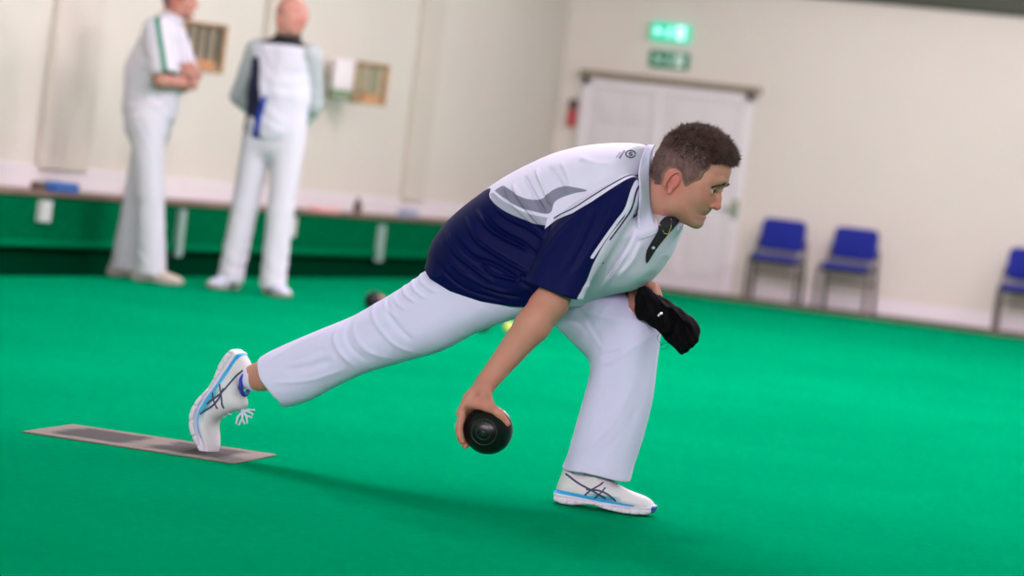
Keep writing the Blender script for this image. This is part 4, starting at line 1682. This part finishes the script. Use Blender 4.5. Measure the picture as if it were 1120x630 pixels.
layered(m_shirt, white, [(n, c) for n, c, f in layers])


def guard(f, rule):
    return lambda P: np.where(rule(P), f(P), .05)


# the block over the shoulder belongs to the sleeves and shoulders, not to the belly
att = {}
for n, c, f in layers:
    att[n] = f
ze = A(660, 262, -.17).z
att['lay_e'] = lambda P, f=layers[4][2]: np.maximum(f(P), np.where(P[:, 2] < ze, P[:, 1] - (BY - .175), -1))
shirt = sdf_obj('polo_shirt', S, .003, m_shirt, bowler, base, smooth_it=1, attrs=att)
sb = bvh_of(shirt, base)

# collar: a stand round the neck and a near and far leaf folded down over it


def leaf(name, inner, outer, m, parent, th=.0022, n=14):
    """inner / outer = lists of 3D points along the fold and along the free edge"""
    def rs(pts, k):
        P = np.array([tuple(p) for p in pts])
        out = []
        for i in range(k):
            t = i / (k - 1) * (len(P) - 1)
            a = min(int(t), len(P) - 2)
            f = t - a
            p0, p1, p2, p3 = P[max(a - 1, 0)], P[a], P[a + 1], P[min(a + 2, len(P) - 1)]
            out.append(.5 * ((2 * p1) + (-p0 + p2) * f + (2 * p0 - 5 * p1 + 4 * p2 - p3) * f * f + (-p0 + 3 * p1 - 3 * p2 + p3) * f ** 3))
        return [Vector(x) for x in out]
    a, b = rs(inner, n), rs(outer, n)
    K = 7
    grid = []
    for i in range(n):
        row = []
        for k in range(K):
            t = k / (K - 1)
            p = a[i].lerp(b[i], t)
            row.append(p)
        grid.append(row)
    cen = sum((p for r_ in grid for p in r_), Vector()) / (n * K)
    vs, fs = [], []
    nr = []
    for i in range(n):
        for k in range(K):
            du = grid[min(i + 1, n - 1)][k] - grid[max(i - 1, 0)][k]
            dv_ = grid[i][min(k + 1, K - 1)] - grid[i][max(k - 1, 0)]
            nn = du.cross(dv_)
            nr.append(nn.normalized() if nn.length > 1e-9 else Vector((0, 0, 1)))
    for sgn in (1, -1):
        for i in range(n):
            for k in range(K):
                t = k / (K - 1)
                puff = math.sin(t * math.pi) * .002
                vs.append(grid[i][k] + nr[i * K + k] * (sgn * th / 2 + puff))
    N1 = n * K
    for i in range(n - 1):
        for k in range(K - 1):
            q = (i * K + k, i * K + k + 1, (i + 1) * K + k + 1, (i + 1) * K + k)
            fs.append(q)
            fs.append(tuple(x + N1 for x in reversed(q)))
    rim = [i * K for i in range(n)] + [(n - 1) * K + k for k in range(1, K)] + [i * K + K - 1 for i in range(n - 2, -1, -1)] + [k for k in range(K - 2, 0, -1)]
    for i in range(len(rim)):
        p, q = rim[i], rim[(i + 1) % len(rim)]
        fs.append((p, q, q + N1, p + N1))
    mb = MB(); mb.add(vs, fs)
    o = mb.build(name, m, parent, True)
    return o


def CL(px, py, lat, lift=.006):
    p = A(px, py, lat)
    q = drape(sb, px, py, lift)
    return q if q is not None and (q - CAM).length < (p - CAM).length else p


near_fold = [CL(716, 158, -.012), CL(712, 168, -.045), CL(710.5, 185, -.068), CL(711, 203, -.076), CL(712, 222, -.078), CL(714, 240, -.080), CL(717, 254, -.082)]
near_free = [CL(709, 158, -.018), CL(702, 170, -.070), CL(698.5, 188, -.118), CL(697.5, 206, -.136), CL(697, 224, -.142), CL(697, 242, -.138), CL(698, 262, -.130)]
rebase(leaf('collar', near_fold, near_free, m_white, shirt))
far_fold = [CL(717, 158, .012), CL(714, 166, .045), CL(716, 182, .068), CL(726, 200, .078), CL(736, 218, .074), CL(743, 232, .055), CL(744, 244, .040)]
far_free = [CL(709, 158, .018), CL(704, 166, .070), CL(708, 182, .105), CL(720, 203, .118), CL(733, 224, .105), CL(743, 240, .085), CL(739, 252, .062)]
rebase(leaf('collar', far_fold, far_free, m_white, shirt))
# dark inside of the open placket, laid on the chest, with buttons, and the chain in the opening
pb = MB()
pl = spline(PL, 4)
cpt = drape(sb, 722, 252, .005)
pts3 = []
for p in pl:
    q = drape(sb, p[0], p[1], .005)
    if q is not None: pts3.append(q)
if cpt is not None and len(pts3) > 8:
    n_ = len(pts3)
    cpx = np.mean(pl, 0)
    rings = []
    for f in (1, .85, .7, .55, .4, .25, .12):
        ring = []
        for p, q3 in zip(pl, pts3):
            q = drape(sb, cpx[0] + (p[0] - cpx[0]) * f, cpx[1] + (p[1] - cpx[1]) * f, .006)
            ring.append(q if q is not None else q3)
        rings.append(ring)
    pb.loft(rings, caps=False)
    pb.add(rings[-1], [tuple(range(len(rings[-1])))])
    rebase(pb.build('placket_lining', mat('dark placket lining', (0.006, 0.006, 0.012), .8), shirt, False))
mbt = MB()
bp_ = drape(sb, 712.5, 270, .008)
if bp_ is not None:
    d = (CAM - bp_).normalized()
    mbt.tube([bp_, bp_ + d * .003], .005, 12)
    rebase(mbt.build('button', m_greyb if 'm_greyb' in globals() else m_silver, shirt, True))
chain_pts = [CL(716, 238, -.080, .009), CL(720, 247, -.070, .009), CL(724, 254, -.062, .009), CL(728, 255, -.045, .009), CL(731, 248, -.030, .009), CL(733, 241, -.020, .009)]
cq = []
for i in range(len(chain_pts) - 1):
    for k in range(5):
        cq.append(chain_pts[i].lerp(chain_pts[i + 1], k / 5))
cb = MB()
for i, p in enumerate(cq):
    cb.tube([p - c_right * .0012, p + c_right * .0012], .0014, 6)
cb.tube(cq, .0008, 6)
rebase(cb.build('necklace', m_gold, bowler, True))

# maker's mark on the upper back: a round swirl and two short lines of print
def stroke_on(bvh, pts, w, mbx, lift=.0012, n=5):
    r_ = ribbon(bvh, pts, w, lift, n, ends=False)
    mbx.add(r_.v, r_.f)


lg = MB()
cx, cy = 689.5, 168.6
ringp = [(cx + 5.2 * math.cos(a) , cy + 3.9 * math.sin(a)) for a in np.linspace(.3, 2 * math.pi + .1, 14)]
stroke_on(sb, ringp, .0032, lg)
stroke_on(sb, [(cx + 2.2, cy - 1.4), (cx - .2, cy - 1.7), (cx - 1.6, cy - .4), (cx + .8, cy + .3), (cx + 1.6, cy + 1.4), (cx - 1.8, cy + 1.7)], .0026, lg)
for k, x in enumerate((672.0, 675.2)):
    for i in range(6):
        f = i / 6
        p0 = (x + 2.0 + f * 8 * (.9 if k else .72), cy - 4.8 + k * .2 + f * 9.0 * .95 * .5 + (-2 if k else 0.5))
    a0, a1 = ((683.5, 164.5), (677.0, 173.5)) if k else ((678.5, 166.5), (673.8, 173.0))
    L_ = 6 if k else 7
    for i in range(L_):
        t = (i + .1) / L_
        t2 = (i + .78) / L_
        p = (a0[0] + (a1[0] - a0[0]) * t, a0[1] + (a1[1] - a0[1]) * t)
        q = (a0[0] + (a1[0] - a0[0]) * t2, a0[1] + (a1[1] - a0[1]) * t2)
        stroke_on(sb, [p, q], .0058 if k else .0026, lg, n=2)
rebase(lg.build('printed_mark', m_navyline, shirt))


# ---- shoes
def shoe_local(mirror=1):
    """running shoe in its own frame: x to the toe, z up, heel at x = 0"""
    up = Body()
    side = spline([(.000, .018), (-.004, .045), (.004, .075), (.010, .100), (.022, .106), (.038, .096), (.060, .088), (.082, .094), (.098, .112), (.112, .110), (.135, .090), (.165, .073), (.205, .060), (.245, .052), (.272, .043), (.287, .028), (.284, .014), (.20, .012), (.10, .012)], 5)

    def wd(x, z):
        w = .040 + .011 * np.clip((x - .05) / .14, 0, 1) - .018 * np.clip((x - .215) / .07, 0, 1) ** 1.5
        return w - .008 * np.clip((z - .045) / .06, 0, 1)
    fr = ((0, 0, 0), ((1, 0, 0), (0, 1, 0), (0, 0, 1)))
    up.u(slab(side, .034, wd, 0.0, fr, .0015, .03, 2.4), 0)
    up.s(econe((.050, 0, .130), (.052, 0, .075), (.027, .034), (.022, .028), EY), .006)
    up.u(econe((.095, 0, .100), (.122, 0, .088), (.020, .009), (.020, .009), EY), .008)
    so = Body()
    bot = spline([(-.004, .006), (-.008, .022), (-.006, .034), (.02, .034), (.07, .030), (.12, .027), (.18, .024), (.235, .024), (.272, .030), (.290, .030), (.290, .018), (.276, .006), (.24, .001), (.20, .000), (.15, .003), (.115, .008), (.08, .005), (.05, .000), (.02, .000)], 5)

    def ws(x, z):
        w = .0395 + .0145 * np.clip((x - .06) / .13, 0, 1) - .024 * np.clip((x - .215) / .075, 0, 1) ** 1.6 - .005 * np.exp(-((x - .105) / .03) ** 2)
        return w
    so.u(slab(bot, .010, ws, 0.0, fr, .0015, .03, 3.2), 0)
    so.post = lambda P, D: D + .0009 * (np.sin(P[:, 0] * 230) > .86) * (P[:, 2] < .018) + .0012 * (np.abs(P[:, 2] - .019) < .0016)
    return up, so


up_b, so_b = shoe_local()
up_raw = up_b.mesh(.0022, bounds=(np.array([-.03, -.07, -.01]), np.array([.32, .07, .15])))
so_raw = so_b.mesh(.0022, bounds=(np.array([-.03, -.07, -.015]), np.array([.32, .07, .06])))


class Raw:
    def __init__(self, r): self.r = r
    def mesh(self, h, bounds=None): return self.r


def blue_line(P):         # the blue stripe on top of the midsole
    mid = .0335 - .030 * np.clip((P[:, 0]) / .2, 0, 1) * .28
    return np.abs(P[:, 2] - mid) - (.0048 - .003 * np.clip((P[:, 0] - .14) / .12, 0, 1)) + .05 * (P[:, 0] > .235)


m_shoe_l = mat('white shoe mesh with blue edge', (0.56, 0.56, 0.57), .55, .35, bump=(260, .25, .0012))
layered(m_shoe_l, (0.56, 0.56, 0.57), [('blue_edge', (0.03, 0.36, 0.68)), ('teal_side', (0.04, 0.30, 0.36, .004)), ('toe_tip', (0.03, 0.10, 0.40))])
m_mid = mat('white midsole foam', (0.58, 0.56, 0.63), .5, .35)
layered(m_mid, (0.58, 0.56, 0.63), [('blue_edge', (0.03, 0.36, 0.68)), ('toe_tip', (0.02, 0.08, 0.35)), ('outsole', (0.06, 0.06, 0.07))])


def teal(P):
    return np.maximum(np.abs(P[:, 0] - .145) / .04 - 1, np.abs(P[:, 2] - .036) / .006 - 1) * .01


sh_att = {'blue_edge': blue_line, 'teal_side': teal, 'toe_tip': lambda P: np.maximum(.283 - P[:, 0], P[:, 2] - .03), 'outsole': lambda P: P[:, 2] - .0025}


def place_shoe(warp, stripes_px, lat_side):
    s = sdf_obj('shoe', Raw(up_raw), 0, m_shoe_l, bowler, base, attrs=sh_att, warp=warp)
    so = sdf_obj('sole', Raw(so_raw), 0, m_mid, s, None, attrs=sh_att, warp=lambda P: warp(P) - V3(base))
    so.location = (0, 0, 0)
    # crossing overlay lines on the outer side, laid on by local coordinates
    pos, quads = up_raw
    bv = BVHTree.FromPolygons([Vector(p) for p in warp(pos)], [tuple(int(i) for i in q) for q in quads])
    for sd in (-1, 1):
        mb = MB()
        for pts, w in (([(.022, .082), (.060, .064), (.105, .050), (.152, .034)], .0052), ([(.090, .050), (.125, .052), (.155, .046), (.182, .032)], .0052),
                       ([(.088, .034), (.105, .050), (.128, .066), (.136, .074)], .0046), ([(.118, .030), (.134, .046), (.146, .062)], .0042)):
            q = spline(pts, 7, closed=False)
            rows = []
            for i, p in enumerate(q):
                a, b = q[max(i - 1, 0)], q[min(i + 1, len(q) - 1)]
                t = (b - a) / (np.linalg.norm(b - a) + 1e-9)
                row = []
                for e in (-1, 0, 1):
                    lx, lz = p[0] - t[1] * w / 2 * e, p[1] + t[0] * w / 2 * e
                    o1 = Vector(warp(np.array([[lx, sd * .09, lz]]))[0])
                    o2 = Vector(warp(np.array([[lx, 0, lz]]))[0])
                    h = bv.ray_cast(o1, (o2 - o1).normalized())
                    if h[0] is not None: row.append(h[0] + h[1] * .0012)
                if len(row) == 3: rows.append(row)
            vs = [x for r_ in rows for x in r_]
            fs = []
            for i in range(len(rows) - 1):
                if (rows[i][1] - rows[i + 1][1]).length > .02: continue
                for j2 in (0, 1):
                    fs.append((i * 3 + j2, i * 3 + j2 + 1, (i + 1) * 3 + j2 + 1, (i + 1) * 3 + j2))
            mb.add(vs, fs)
        sp_ = mb.build('side_stripes', m_navyline, s)
        sp_.location = -Vector(base)
    # laces: zigzag over the tongue, and a bow
    lb = MB()

    def wp(x, y, z): return Vector(warp(np.array([[x, y, z]]))[0])
    for i in range(5):
        x = .112 + i * .016
        z0 = .103 - i * .0095
        lb.tube([wp(x, -.020, z0 - .010), wp(x + .004, -.008, z0), wp(x + .006, .008, z0), wp(x + .010, .020, z0 - .010)], .0024, 6)
    lc = lb.build('laces', m_white, s, True)
    lc.location = -Vector(base)
    return s


s_front = place_shoe(w_front, None, -1)
s_rear = place_shoe(w_rear, None, -1)
# blue lining ring, sock and white lace bow of the trailing shoe


def ringtube(name, c, rx, ry, X, Y, rad, m, parent, a0=0, a1=360):
    mb = MB()
    n = 28
    mb.tube([Vector(c) + Vector(X).normalized() * rx * math.cos(R(a0 + (a1 - a0) * i / n)) + Vector(Y).normalized() * ry * math.sin(R(a0 + (a1 - a0) * i / n)) for i in range(n + 1)], rad, 8, caps=True)
    o = mb.build(name, m, parent, True)
    o.location = -Vector(base)
    return o


for pts, rr in (([wr(.052, 0, .070), wr(.050, 0, .070).lerp(A(279, 413.5, -.008), .6), A(279, 413.5, -.008)], [.028, .034, .037]), ([wfr(.056, 0, .08), wfr(.056, 0, .12), wfr(.056, 0, .17)], [.026, .031, .034])):
    o = MB().tube(pts, rr, 20).build('sock', m_white, bowler, True)
    o.location = -Vector(base)
mb = MB()
mb.tube([wr(.047 + .035 * math.cos(R(a)), .034 * math.sin(R(a)), .098 + .006 * math.cos(R(a))) for a in range(-125, 126, 10)], .0058, 8)
o = mb.build('collar_lining', m_dblue, s_rear, True); o.location = -Vector(base)
mb = MB()
bw = wr(.118, -.014, .112)
for k, (dx, dz) in enumerate(((.030, .012), (.012, .034), (-.012, .036), (.036, -.004))):
    tip = bw + c_right * dx + c_up * -dz - EY * .008
    sd_ = (tip - bw).cross(EY).normalized() * .007
    if k < 3:
        mb.tube([bw, bw.lerp(tip, .5) + sd_, tip + sd_ * .6, tip - sd_ * .6, bw.lerp(tip, .5) - sd_, bw], .0030, 6)
    else:
        mb.tube([bw, bw.lerp(tip, .5) + sd_ * .5, tip], .0026, 6)
mb.tube([bw - c_right * .004, bw + c_right * .005], .006, 8)
o = mb.build('lace_bow', m_white, s_rear, True); o.location = -Vector(base)

# ---- black grip cloth held over the front knee
Cb = Body()
clothA = [(694, 318), (700, 313), (708, 316), (718, 327), (728, 340), (732, 354), (730, 366), (722, 367), (712, 359), (702, 352), (694, 348), (691, 334)]
clothB = [(708, 318), (718, 322), (732, 331), (745, 340), (756, 349), (762, 360), (761, 373), (754, 381), (744, 388), (736, 382), (728, 374), (722, 366), (722, 352), (716, 336)]
Cb.u(slab(px_poly(clothA, -.02), .024, .030, BY + .012, step=.002), 0)
Cb.u(slab(px_poly(clothB, .02), .026, .034, BY + .045, step=.002), .004)
cf = fold_map([([(722, 330), (738, 342), (752, 356)], .007, .005), ([(715, 328), (722, 345), (726, 362)], -.006, .004), ([(730, 336), (742, 352), (748, 372)], -.007, .006),
               ([(698, 346), (712, 347), (722, 345)], .005, .004), ([(745, 345), (757, 360), (752, 378)], .006, .006), ([(704, 322), (706, 336), (700, 346)], -.005, .005), ([(735, 345), (735, 362), (742, 380)], .005, .005)],
              0, np.array([A(680, 300).x, .4]), np.array([A(780, 300).x, 1.1]), .002)
Cb.post = lambda P, D: D - 1.5 * cf(P[:, 0], P[:, 2]) - .0012 * np.sin(P[:, 0] * 260 + P[:, 2] * 190 + P[:, 1] * 90)
cbase = A(722, 350, .03)
cl = sdf_obj('grip_cloth', Cb, .0025, m_black, None, cbase)
cl.location = cbase
tag(cl, 'folded black grip cloth in the bending player\'s left hand at his knee', 'cloth')
cbv = bvh_of(cl, cbase)
zb = ribbon(cbv, [(719, 346), (722, 343.5), (724.5, 342)], .006, .001)
o = zb.build('zip_tag', m_silver, cl); o.location = -Vector(cbase)
mb = MB()
for pts in (([(724, 366), (727, 372), (723, 377), (730, 375), (729, 381), (723, 382)]), ([(722, 364), (719, 370), (724, 378)])):
    mb.tube([A(a, b, .03) for a, b in spline(pts, 4, closed=False)], .0006, 5)
o = mb.build('loose_thread', m_black, cl, True); o.location = -Vector(cbase)

for o in list(bpy.data.objects):
    if o not in n_before and o.parent == bowler and o.type == 'MESH' and o.name.split('.')[0] in ('eye', 'hair', 'eyebrow'):
        o.location = -Vector(base)


# ================================================================== THE TWO STANDING MEN
m_tee = mat('white bowls shirt', (0.55, 0.55, 0.59), .8, .2)
layered(m_tee, (0.55, 0.55, 0.59), [('stripe', (0.0, 0.17, 0.075))])
m_vest = mat('white sports gilet', (0.55, 0.56, 0.61), .7, .25)
layered(m_vest, (0.55, 0.56, 0.61), [('side_panel', (0.008, 0.012, 0.04)), ('swoosh', (0.01, 0.05, 0.33)), ('patch', (0.55, 0.55, 0.6)), ('collar_dark', (0.012, 0.012, 0.014))])
m_sleeve = mat('pale grey green sleeve', (0.36, 0.40, 0.40), .8, .2)
m_tr2 = mat('white bowls trousers', (0.53, 0.54, 0.57), .8, .2)
m_cream2 = mat('cream bowls shoe', (0.50, 0.45, 0.37), .5, .3)
m_wshoe = mat('white bowls shoe', (0.52, 0.54, 0.66), .5, .3)
m_midw = mat('pale shoe sole', (0.40, 0.37, 0.33), .6, .3)


def rotz(a):
    return Vector((math.cos(a), math.sin(a), 0)), Vector((-math.sin(a), math.cos(a), 0)), EZ


def hand_prims(w, d, side, curl, r=1.0):
    """palm and five bent fingers: w = wrist, d = pointing direction, side = towards the thumb, curl = palm normal"""
    d, side, curl = Vector(d).normalized(), Vector(side).normalized(), Vector(curl).normalized()
    out = [('u', econe(w, w + d * .085, (.028, .017), (.040, .014), side), .01)]
    for k in range(4):
        b = w + d * .085 + side * (.030 - .020 * k)
        L = (.038, .043, .040, .031)[k]
        a1 = b + (d * .85 + curl * .5).normalized() * L
        a2 = a1 + (d * .35 + curl * .94).normalized() * L * .62
        a3 = a2 + (d * -.1 + curl * 1).normalized() * L * .5
        out += [('u', cone(b, a1, .0095, .009), .004), ('u', cone(a1, a2, .009, .008), .002), ('u', cone(a2, a3, .008, .007), .002)]
    t0 = w + d * .025 + side * .026
    t1 = t0 + (d * .6 + side * .6 + curl * .3).normalized() * .040
    t2 = t1 + (d * .9 + curl * .4).normalized() * .030
    out += [('u', cone(t0, t1, .013, .011), .008), ('u', cone(t1, t2, .0105, .0085), .003)]
    return out


def std_shoe(parent, loc, yaw, mu, ms, sc=1.0):
    X, Y, Z = rotz(yaw)
    wf = shoe_warp(Vector(loc), X, Z, scale=sc)
    a = sdf_obj('shoe', Raw(up_raw), 0, mu, parent, warp=wf)
    sdf_obj('sole', Raw(so_raw), 0, ms, a, warp=wf)
    lb = MB()
    for i in range(4):
        x = .118 + i * .018
        z0 = .108 - i * .011
        lb.tube([Vector(wf(np.array([[x, y, z0 - (.012 if abs(y) > .01 else 0)]]))[0]) for y in (-.02, -.008, .008, .02)], .003, 6)
    lb.build('laces', m_white, a, True)


def legs_body(Bd, ft):
    """ft = [(ankle xyz, knee xyz, hip xyz)]"""
    for an, kn, hp in ft:
        Bd.u(cone(hp, kn, .078, .052), .03)
        Bd.u(cone(kn, an, .052, .036), .02)
        Bd.u(cone(an, Vector(an) + Vector((.03, 0, -.035)), .030, .022), .02)


def legs_cloth(Td, ft, flare=.072):
    for an, kn, hp in ft:
        an, kn, hp = Vector(an), Vector(kn), Vector(hp)
        Td.u(econe(hp, kn, (.105, .098), (.080, .078), EX), .04)
        low = Vector((an.x + .02, an.y, .035))
        Td.u(econe(kn, low, (.080, .078), (flare + .012, flare), EX), .02)
    for an, kn, hp in ft:
        Td.s(Prim(lambda P, a=an: np.maximum(P[:, 2] - .045 - .25 * (a[0] + .06 - P[:, 0]) * 0, np.linalg.norm(P[:, :2] - np.array([a[0], a[1]]), axis=1) - .2), (-1, -1, -.3), (1, 1, .06)), .003)


def wrinkle(Bd, specs):
    """soft creases: (centre, direction across, spacing, height, reach)"""
    def post(P, D):
        T = np.zeros(len(P))
        for c, d, sp_, h, rch in specs:
            q = P - V3(c)
            T += h * .5 * np.sin((q @ V3(Vector(d).normalized())) * 2 * math.pi / (sp_ * 1.5) + q[:, 1] * 35 + 2.5 * np.sin(q[:, 2] * 17 + q[:, 0] * 23)) * np.exp(-(np.linalg.norm(q, axis=1) / rch) ** 2)
        return D - T
    Bd.post = post


# ---- man in profile, arms folded
p1 = at_z(158, 307)
manA = empty('person', (p1.x, p1.y, 0), R(17.2 - 8))
manA.scale = (1.045, 1.045, 1.045)
tag(manA, 'standing man in white polo with green sleeve stripe, arms folded', 'person')
hA = (Vector((.015, 0, 1.66)), rotz(R(6)))
pA, WA = head_prims(*hA)
ftA = [((.045, -.11, .09), (.01, -.11, .50), (-.07, -.095, .93)), ((-.175, .10, .09), (-.125, .10, .50), (-.08, .095, .93))]
b = Body(); b.ops += pA
b.u(econe((-.035, 0, 1.48), (.000, 0, 1.58), (.062, .060), (.058, .056), EY), .03)
b.u(econe((-.08, 0, 1.20), (-.06, 0, 1.42), (.145, .10), (.15, .075), EY), .05)
b.u(econe((-.08, 0, .95), (-.08, 0, 1.20), (.145, .10), (.145, .11), EY), .05)
legs_body(b, ftA)
for sd in (-1, 1):
    sh, el = Vector((-.05, sd * .19, 1.43)), Vector((.03, sd * .235, 1.17))
    wr_ = Vector((.165, sd * .03, 1.20 + .03 * sd))
    b.u(cone(sh, el, .056, .046), .03)
    b.u(cone(el, wr_, .046, .030), .02)
    b.ops += hand_prims(wr_, Vector((-.15, -sd * 1, .15)), EZ, Vector((-1, 0, 0)))
fA, sA = head_attr(*hA)
sdf_obj('body', b, .0045, SKIN2, manA, attrs={'flush': fA, 'stubble': sA})
make_eyes(WA, hA[1], manA)
make_hair([pA[0]], hA[0], hA[1], manA, m_scalp, m_hair, 2500, 9, .8, step=.004)
t = Body()
t.u(econe((-.085, 0, .90), (-.08, 0, 1.08), (.170, .135), (.168, .145), EY), 0)
legs_cloth(t, ftA, .078)
wrinkle(t, [((-.05, -.1, .22), (.5, 0, 1), .09, .007, .18), ((-.1, .1, .3), (.2, 0, 1), .08, .006, .18), ((-.05, -.1, .85), (1, 0, .6), .07, .006, .15)])
tro = sdf_obj('trousers', t, .005, m_tr2, manA)
c = Body()
c.u(econe((-.085, 0, 1.00), (-.08, 0, 1.22), (.186, .160), (.182, .165), EY), 0)
c.u(econe((-.08, 0, 1.22), (-.065, 0, 1.42), (.182, .162), (.178, .115), EY), .05)
for sd in (-1, 1):
    c.u(cone((-.05, sd * .16, 1.45), (.045, sd * .235, 1.21), .085, .088), .035)
    c.s(cone((.06, sd * .25, 1.12), (.045, sd * .235, 1.21), .075, .055), .004)
    c.s(Prim(lambda P, q=sd: np.maximum(((P - np.array([.055, q * .24, 1.20])) @ np.array([-.32, -q * .2, .93])), np.linalg.norm(P - np.array([.09, q * .27, 1.12]), axis=1) - .17), (-.2, -.5, .9), (.3, .5, 1.3)), .003)
c.u(econe((-.035, 0, 1.50), (-.012, 0, 1.545), (.078, .075), (.072, .070), EY), .025)
c.s(econe((-.02, 0, 1.53), (.01, 0, 1.62), (.063, .061), (.066, .066), EY), .004)
c.s(Prim(lambda P: P[:, 2] - .935, (-1, -1, -1), (1, 1, .935)), .004)
wrinkle(c, [((.0, -.15, 1.15), (.2, 0, 1), .07, .008, .18), ((-.1, -.15, 1.3), (.8, 0, .7), .08, .006, .15)])


def stripeA(P):
    # a band down the outside of each sleeve
    a, e_ = np.array([-.045, 1.53]), np.array([.075, 1.21])
    d_, _ = seg_dist(P[:, [0, 2]], a, e_)
    return np.maximum(d_ - .014, .12 - np.abs(P[:, 1]))


shA = sdf_obj('polo_shirt', c, .005, m_tee, manA, attrs={'stripe': stripeA})
shoeA = [std_shoe(manA, (.045 - .075, -.11, .001), R(-4), m_cream2, m_midw, 1.02), std_shoe(manA, (-.175 - .075, .10, .001), R(6), m_cream2, m_midw, 1.02)]
mb = MB()
mb.tube([Vector((.135, -.075, 1.18)) + Vector((.6, .8, 0)).normalized().cross(EZ) * .034 * math.cos(a) + EZ * .034 * math.sin(a) for a in np.linspace(0, 2 * math.pi, 20)], .007, 8)
mb.build('wristwatch', m_watch, manA, True)

# ---- bald man, hands behind his back
p2 = at_z(279, 320)
manB = empty('person', (p2.x, p2.y, 0), R(17.2 - 90 - 14))
manB.scale = (1.03, 1.03, 1.03)
tag(manB, 'standing bald man in white gilet with navy side panel, hands behind him', 'person')
hB = (Vector((.035, .045, 1.655)), rotz(R(-32)))
pB, WB = head_prims(*hB)
ftB = [((.03, -.15, .09), (.02, -.12, .50), (-.02, -.095, .93)), ((.05, .13, .09), (.03, .11, .50), (-.02, .095, .93))]
b = Body(); b.ops += pB
b.u(econe((-.02, 0.01, 1.48), (.015, .035, 1.58), (.060, .058), (.056, .055), EY), .03)
b.u(econe((-.02, 0, 1.20), (-.02, 0, 1.42), (.14, .09), (.15, .075), EY), .05)
b.u(econe((-.02, 0, .95), (-.02, 0, 1.20), (.15, .11), (.145, .11), EY), .05)
legs_body(b, ftB)
for sd in (-1, 1):
    sh, el = Vector((-.02, sd * .19, 1.43)), Vector((-.11, sd * (.275 if sd < 0 else .185), 1.16))
    wr_ = Vector((-.19, sd * .06, 1.00))
    b.u(cone(sh, el, .044, .040), .03)
    b.u(cone(el, wr_, .042, .029), .02)
    b.ops += hand_prims(wr_, Vector((.0, -sd * 1, -.3)), EZ, Vector((.3, 0, -.6)))
fB, sB = head_attr(*hB)
sdf_obj('body', b, .0045, SKIN2, manB, attrs={'flush': fB, 'stubble': lambda P: np.minimum(sB(P) * 2.2, 1)})
make_eyes(WB, hB[1], manB)
t = Body()
t.u(econe((-.02, 0, .90), (-.02, 0, 1.04), (.165, .125), (.16, .125), EY), 0)
legs_cloth(t, ftB, .075)
wrinkle(t, [((.05, -.13, .2), (0, .3, 1), .08, .006, .16), ((.05, .13, .2), (0, .2, 1), .08, .006, .16)])
sdf_obj('trousers', t, .005, m_tr2, manB)
sl_ = Body()
for sd in (-1, 1):
    ey_ = .275 if sd < 0 else .185
    sl_.u(cone((-.02, sd * .165, 1.44), (-.11, sd * ey_, 1.16), .074, .062), .02)
    sl_.u(cone((-.11, sd * ey_, 1.16), (-.18, sd * .08, 1.01), .062, .045), .02)
    sl_.s(cone((-.20, sd * .03, .985), (-.18, sd * .085, 1.015), .060, .034), .003)
wrinkle(sl_, [((-.08, -.25, 1.2), (0, .3, 1), .05, .006, .15), ((-.08, .25, 1.2), (0, .3, 1), .05, .006, .15)])
sdf_obj('sleeves', sl_, .005, m_sleeve, manB)
v = Body()
v.u(econe((-.02, 0, .99), (-.02, 0, 1.20), (.192, .155), (.180, .135), EY), 0)
v.u(econe((-.02, 0, 1.20), (-.02, 0, 1.42), (.180, .135), (.200, .115), EY), .05)
v.u(econe((-.015, 0.01, 1.50), (.012, .03, 1.555), (.080, .078), (.074, .072), EY), .03)
v.s(econe((.0, .022, 1.545), (.02, .04, 1.64), (.064, .062), (.066, .064), EY), .004)
v.s(Prim(lambda P: P[:, 2] - .915, (-1, -1, -1), (1, 1, .915)), .004)
wrinkle(v, [((.1, -.08, 1.05), (0, .3, 1), .08, .007, .16), ((.1, .1, 1.25), (0, -.5, 1), .09, .006, .16), ((.1, -.1, 1.33), (0, .8, 1), .09, .005, .15)])
vb = sdf_obj('gilet', v, .005, m_vest, manB, attrs={
    'side_panel': lambda P: np.maximum(P[:, 1] + .040 + .23 * np.clip(P[:, 2] - 1.05, 0, 1), P[:, 2] - 1.40),
    'swoosh': lambda P: np.maximum(np.abs(P[:, 1] + .062 - .15 * (P[:, 2] - 1.0)) - .018, P[:, 2] - 1.17),
    'patch': lambda P: np.sqrt(((P[:, 1] + .115) / .8) ** 2 + ((P[:, 2] - .985) / 1.5) ** 2) - .038,
    'collar_dark': lambda P: (1.487 - P[:, 2]) + .25 * np.clip(-P[:, 0], 0, 1)})
zp = MB()
for i in range(24):
    z = .96 + i * .0225
    o2 = v.ev(np.array([[.25 - k * .002, 0.0, z] for k in range(130)]))
    w = np.argmax(o2 < 0)
    if i: zp.tube([prev, Vector((.25 - w * .002 + .001, 0, z))], .0035, 6)
    prev = Vector((.25 - w * .002 + .001, 0, z))
zp.build('zip', m_sleeve, vb, True)
std_shoe(manB, (.03 - .075, -.15, .001), R(-10), m_wshoe, m_midw, 1.0)
std_shoe(manB, (.05 - .055, .13 - .05, .001), R(42), m_wshoe, m_midw, 1.0)
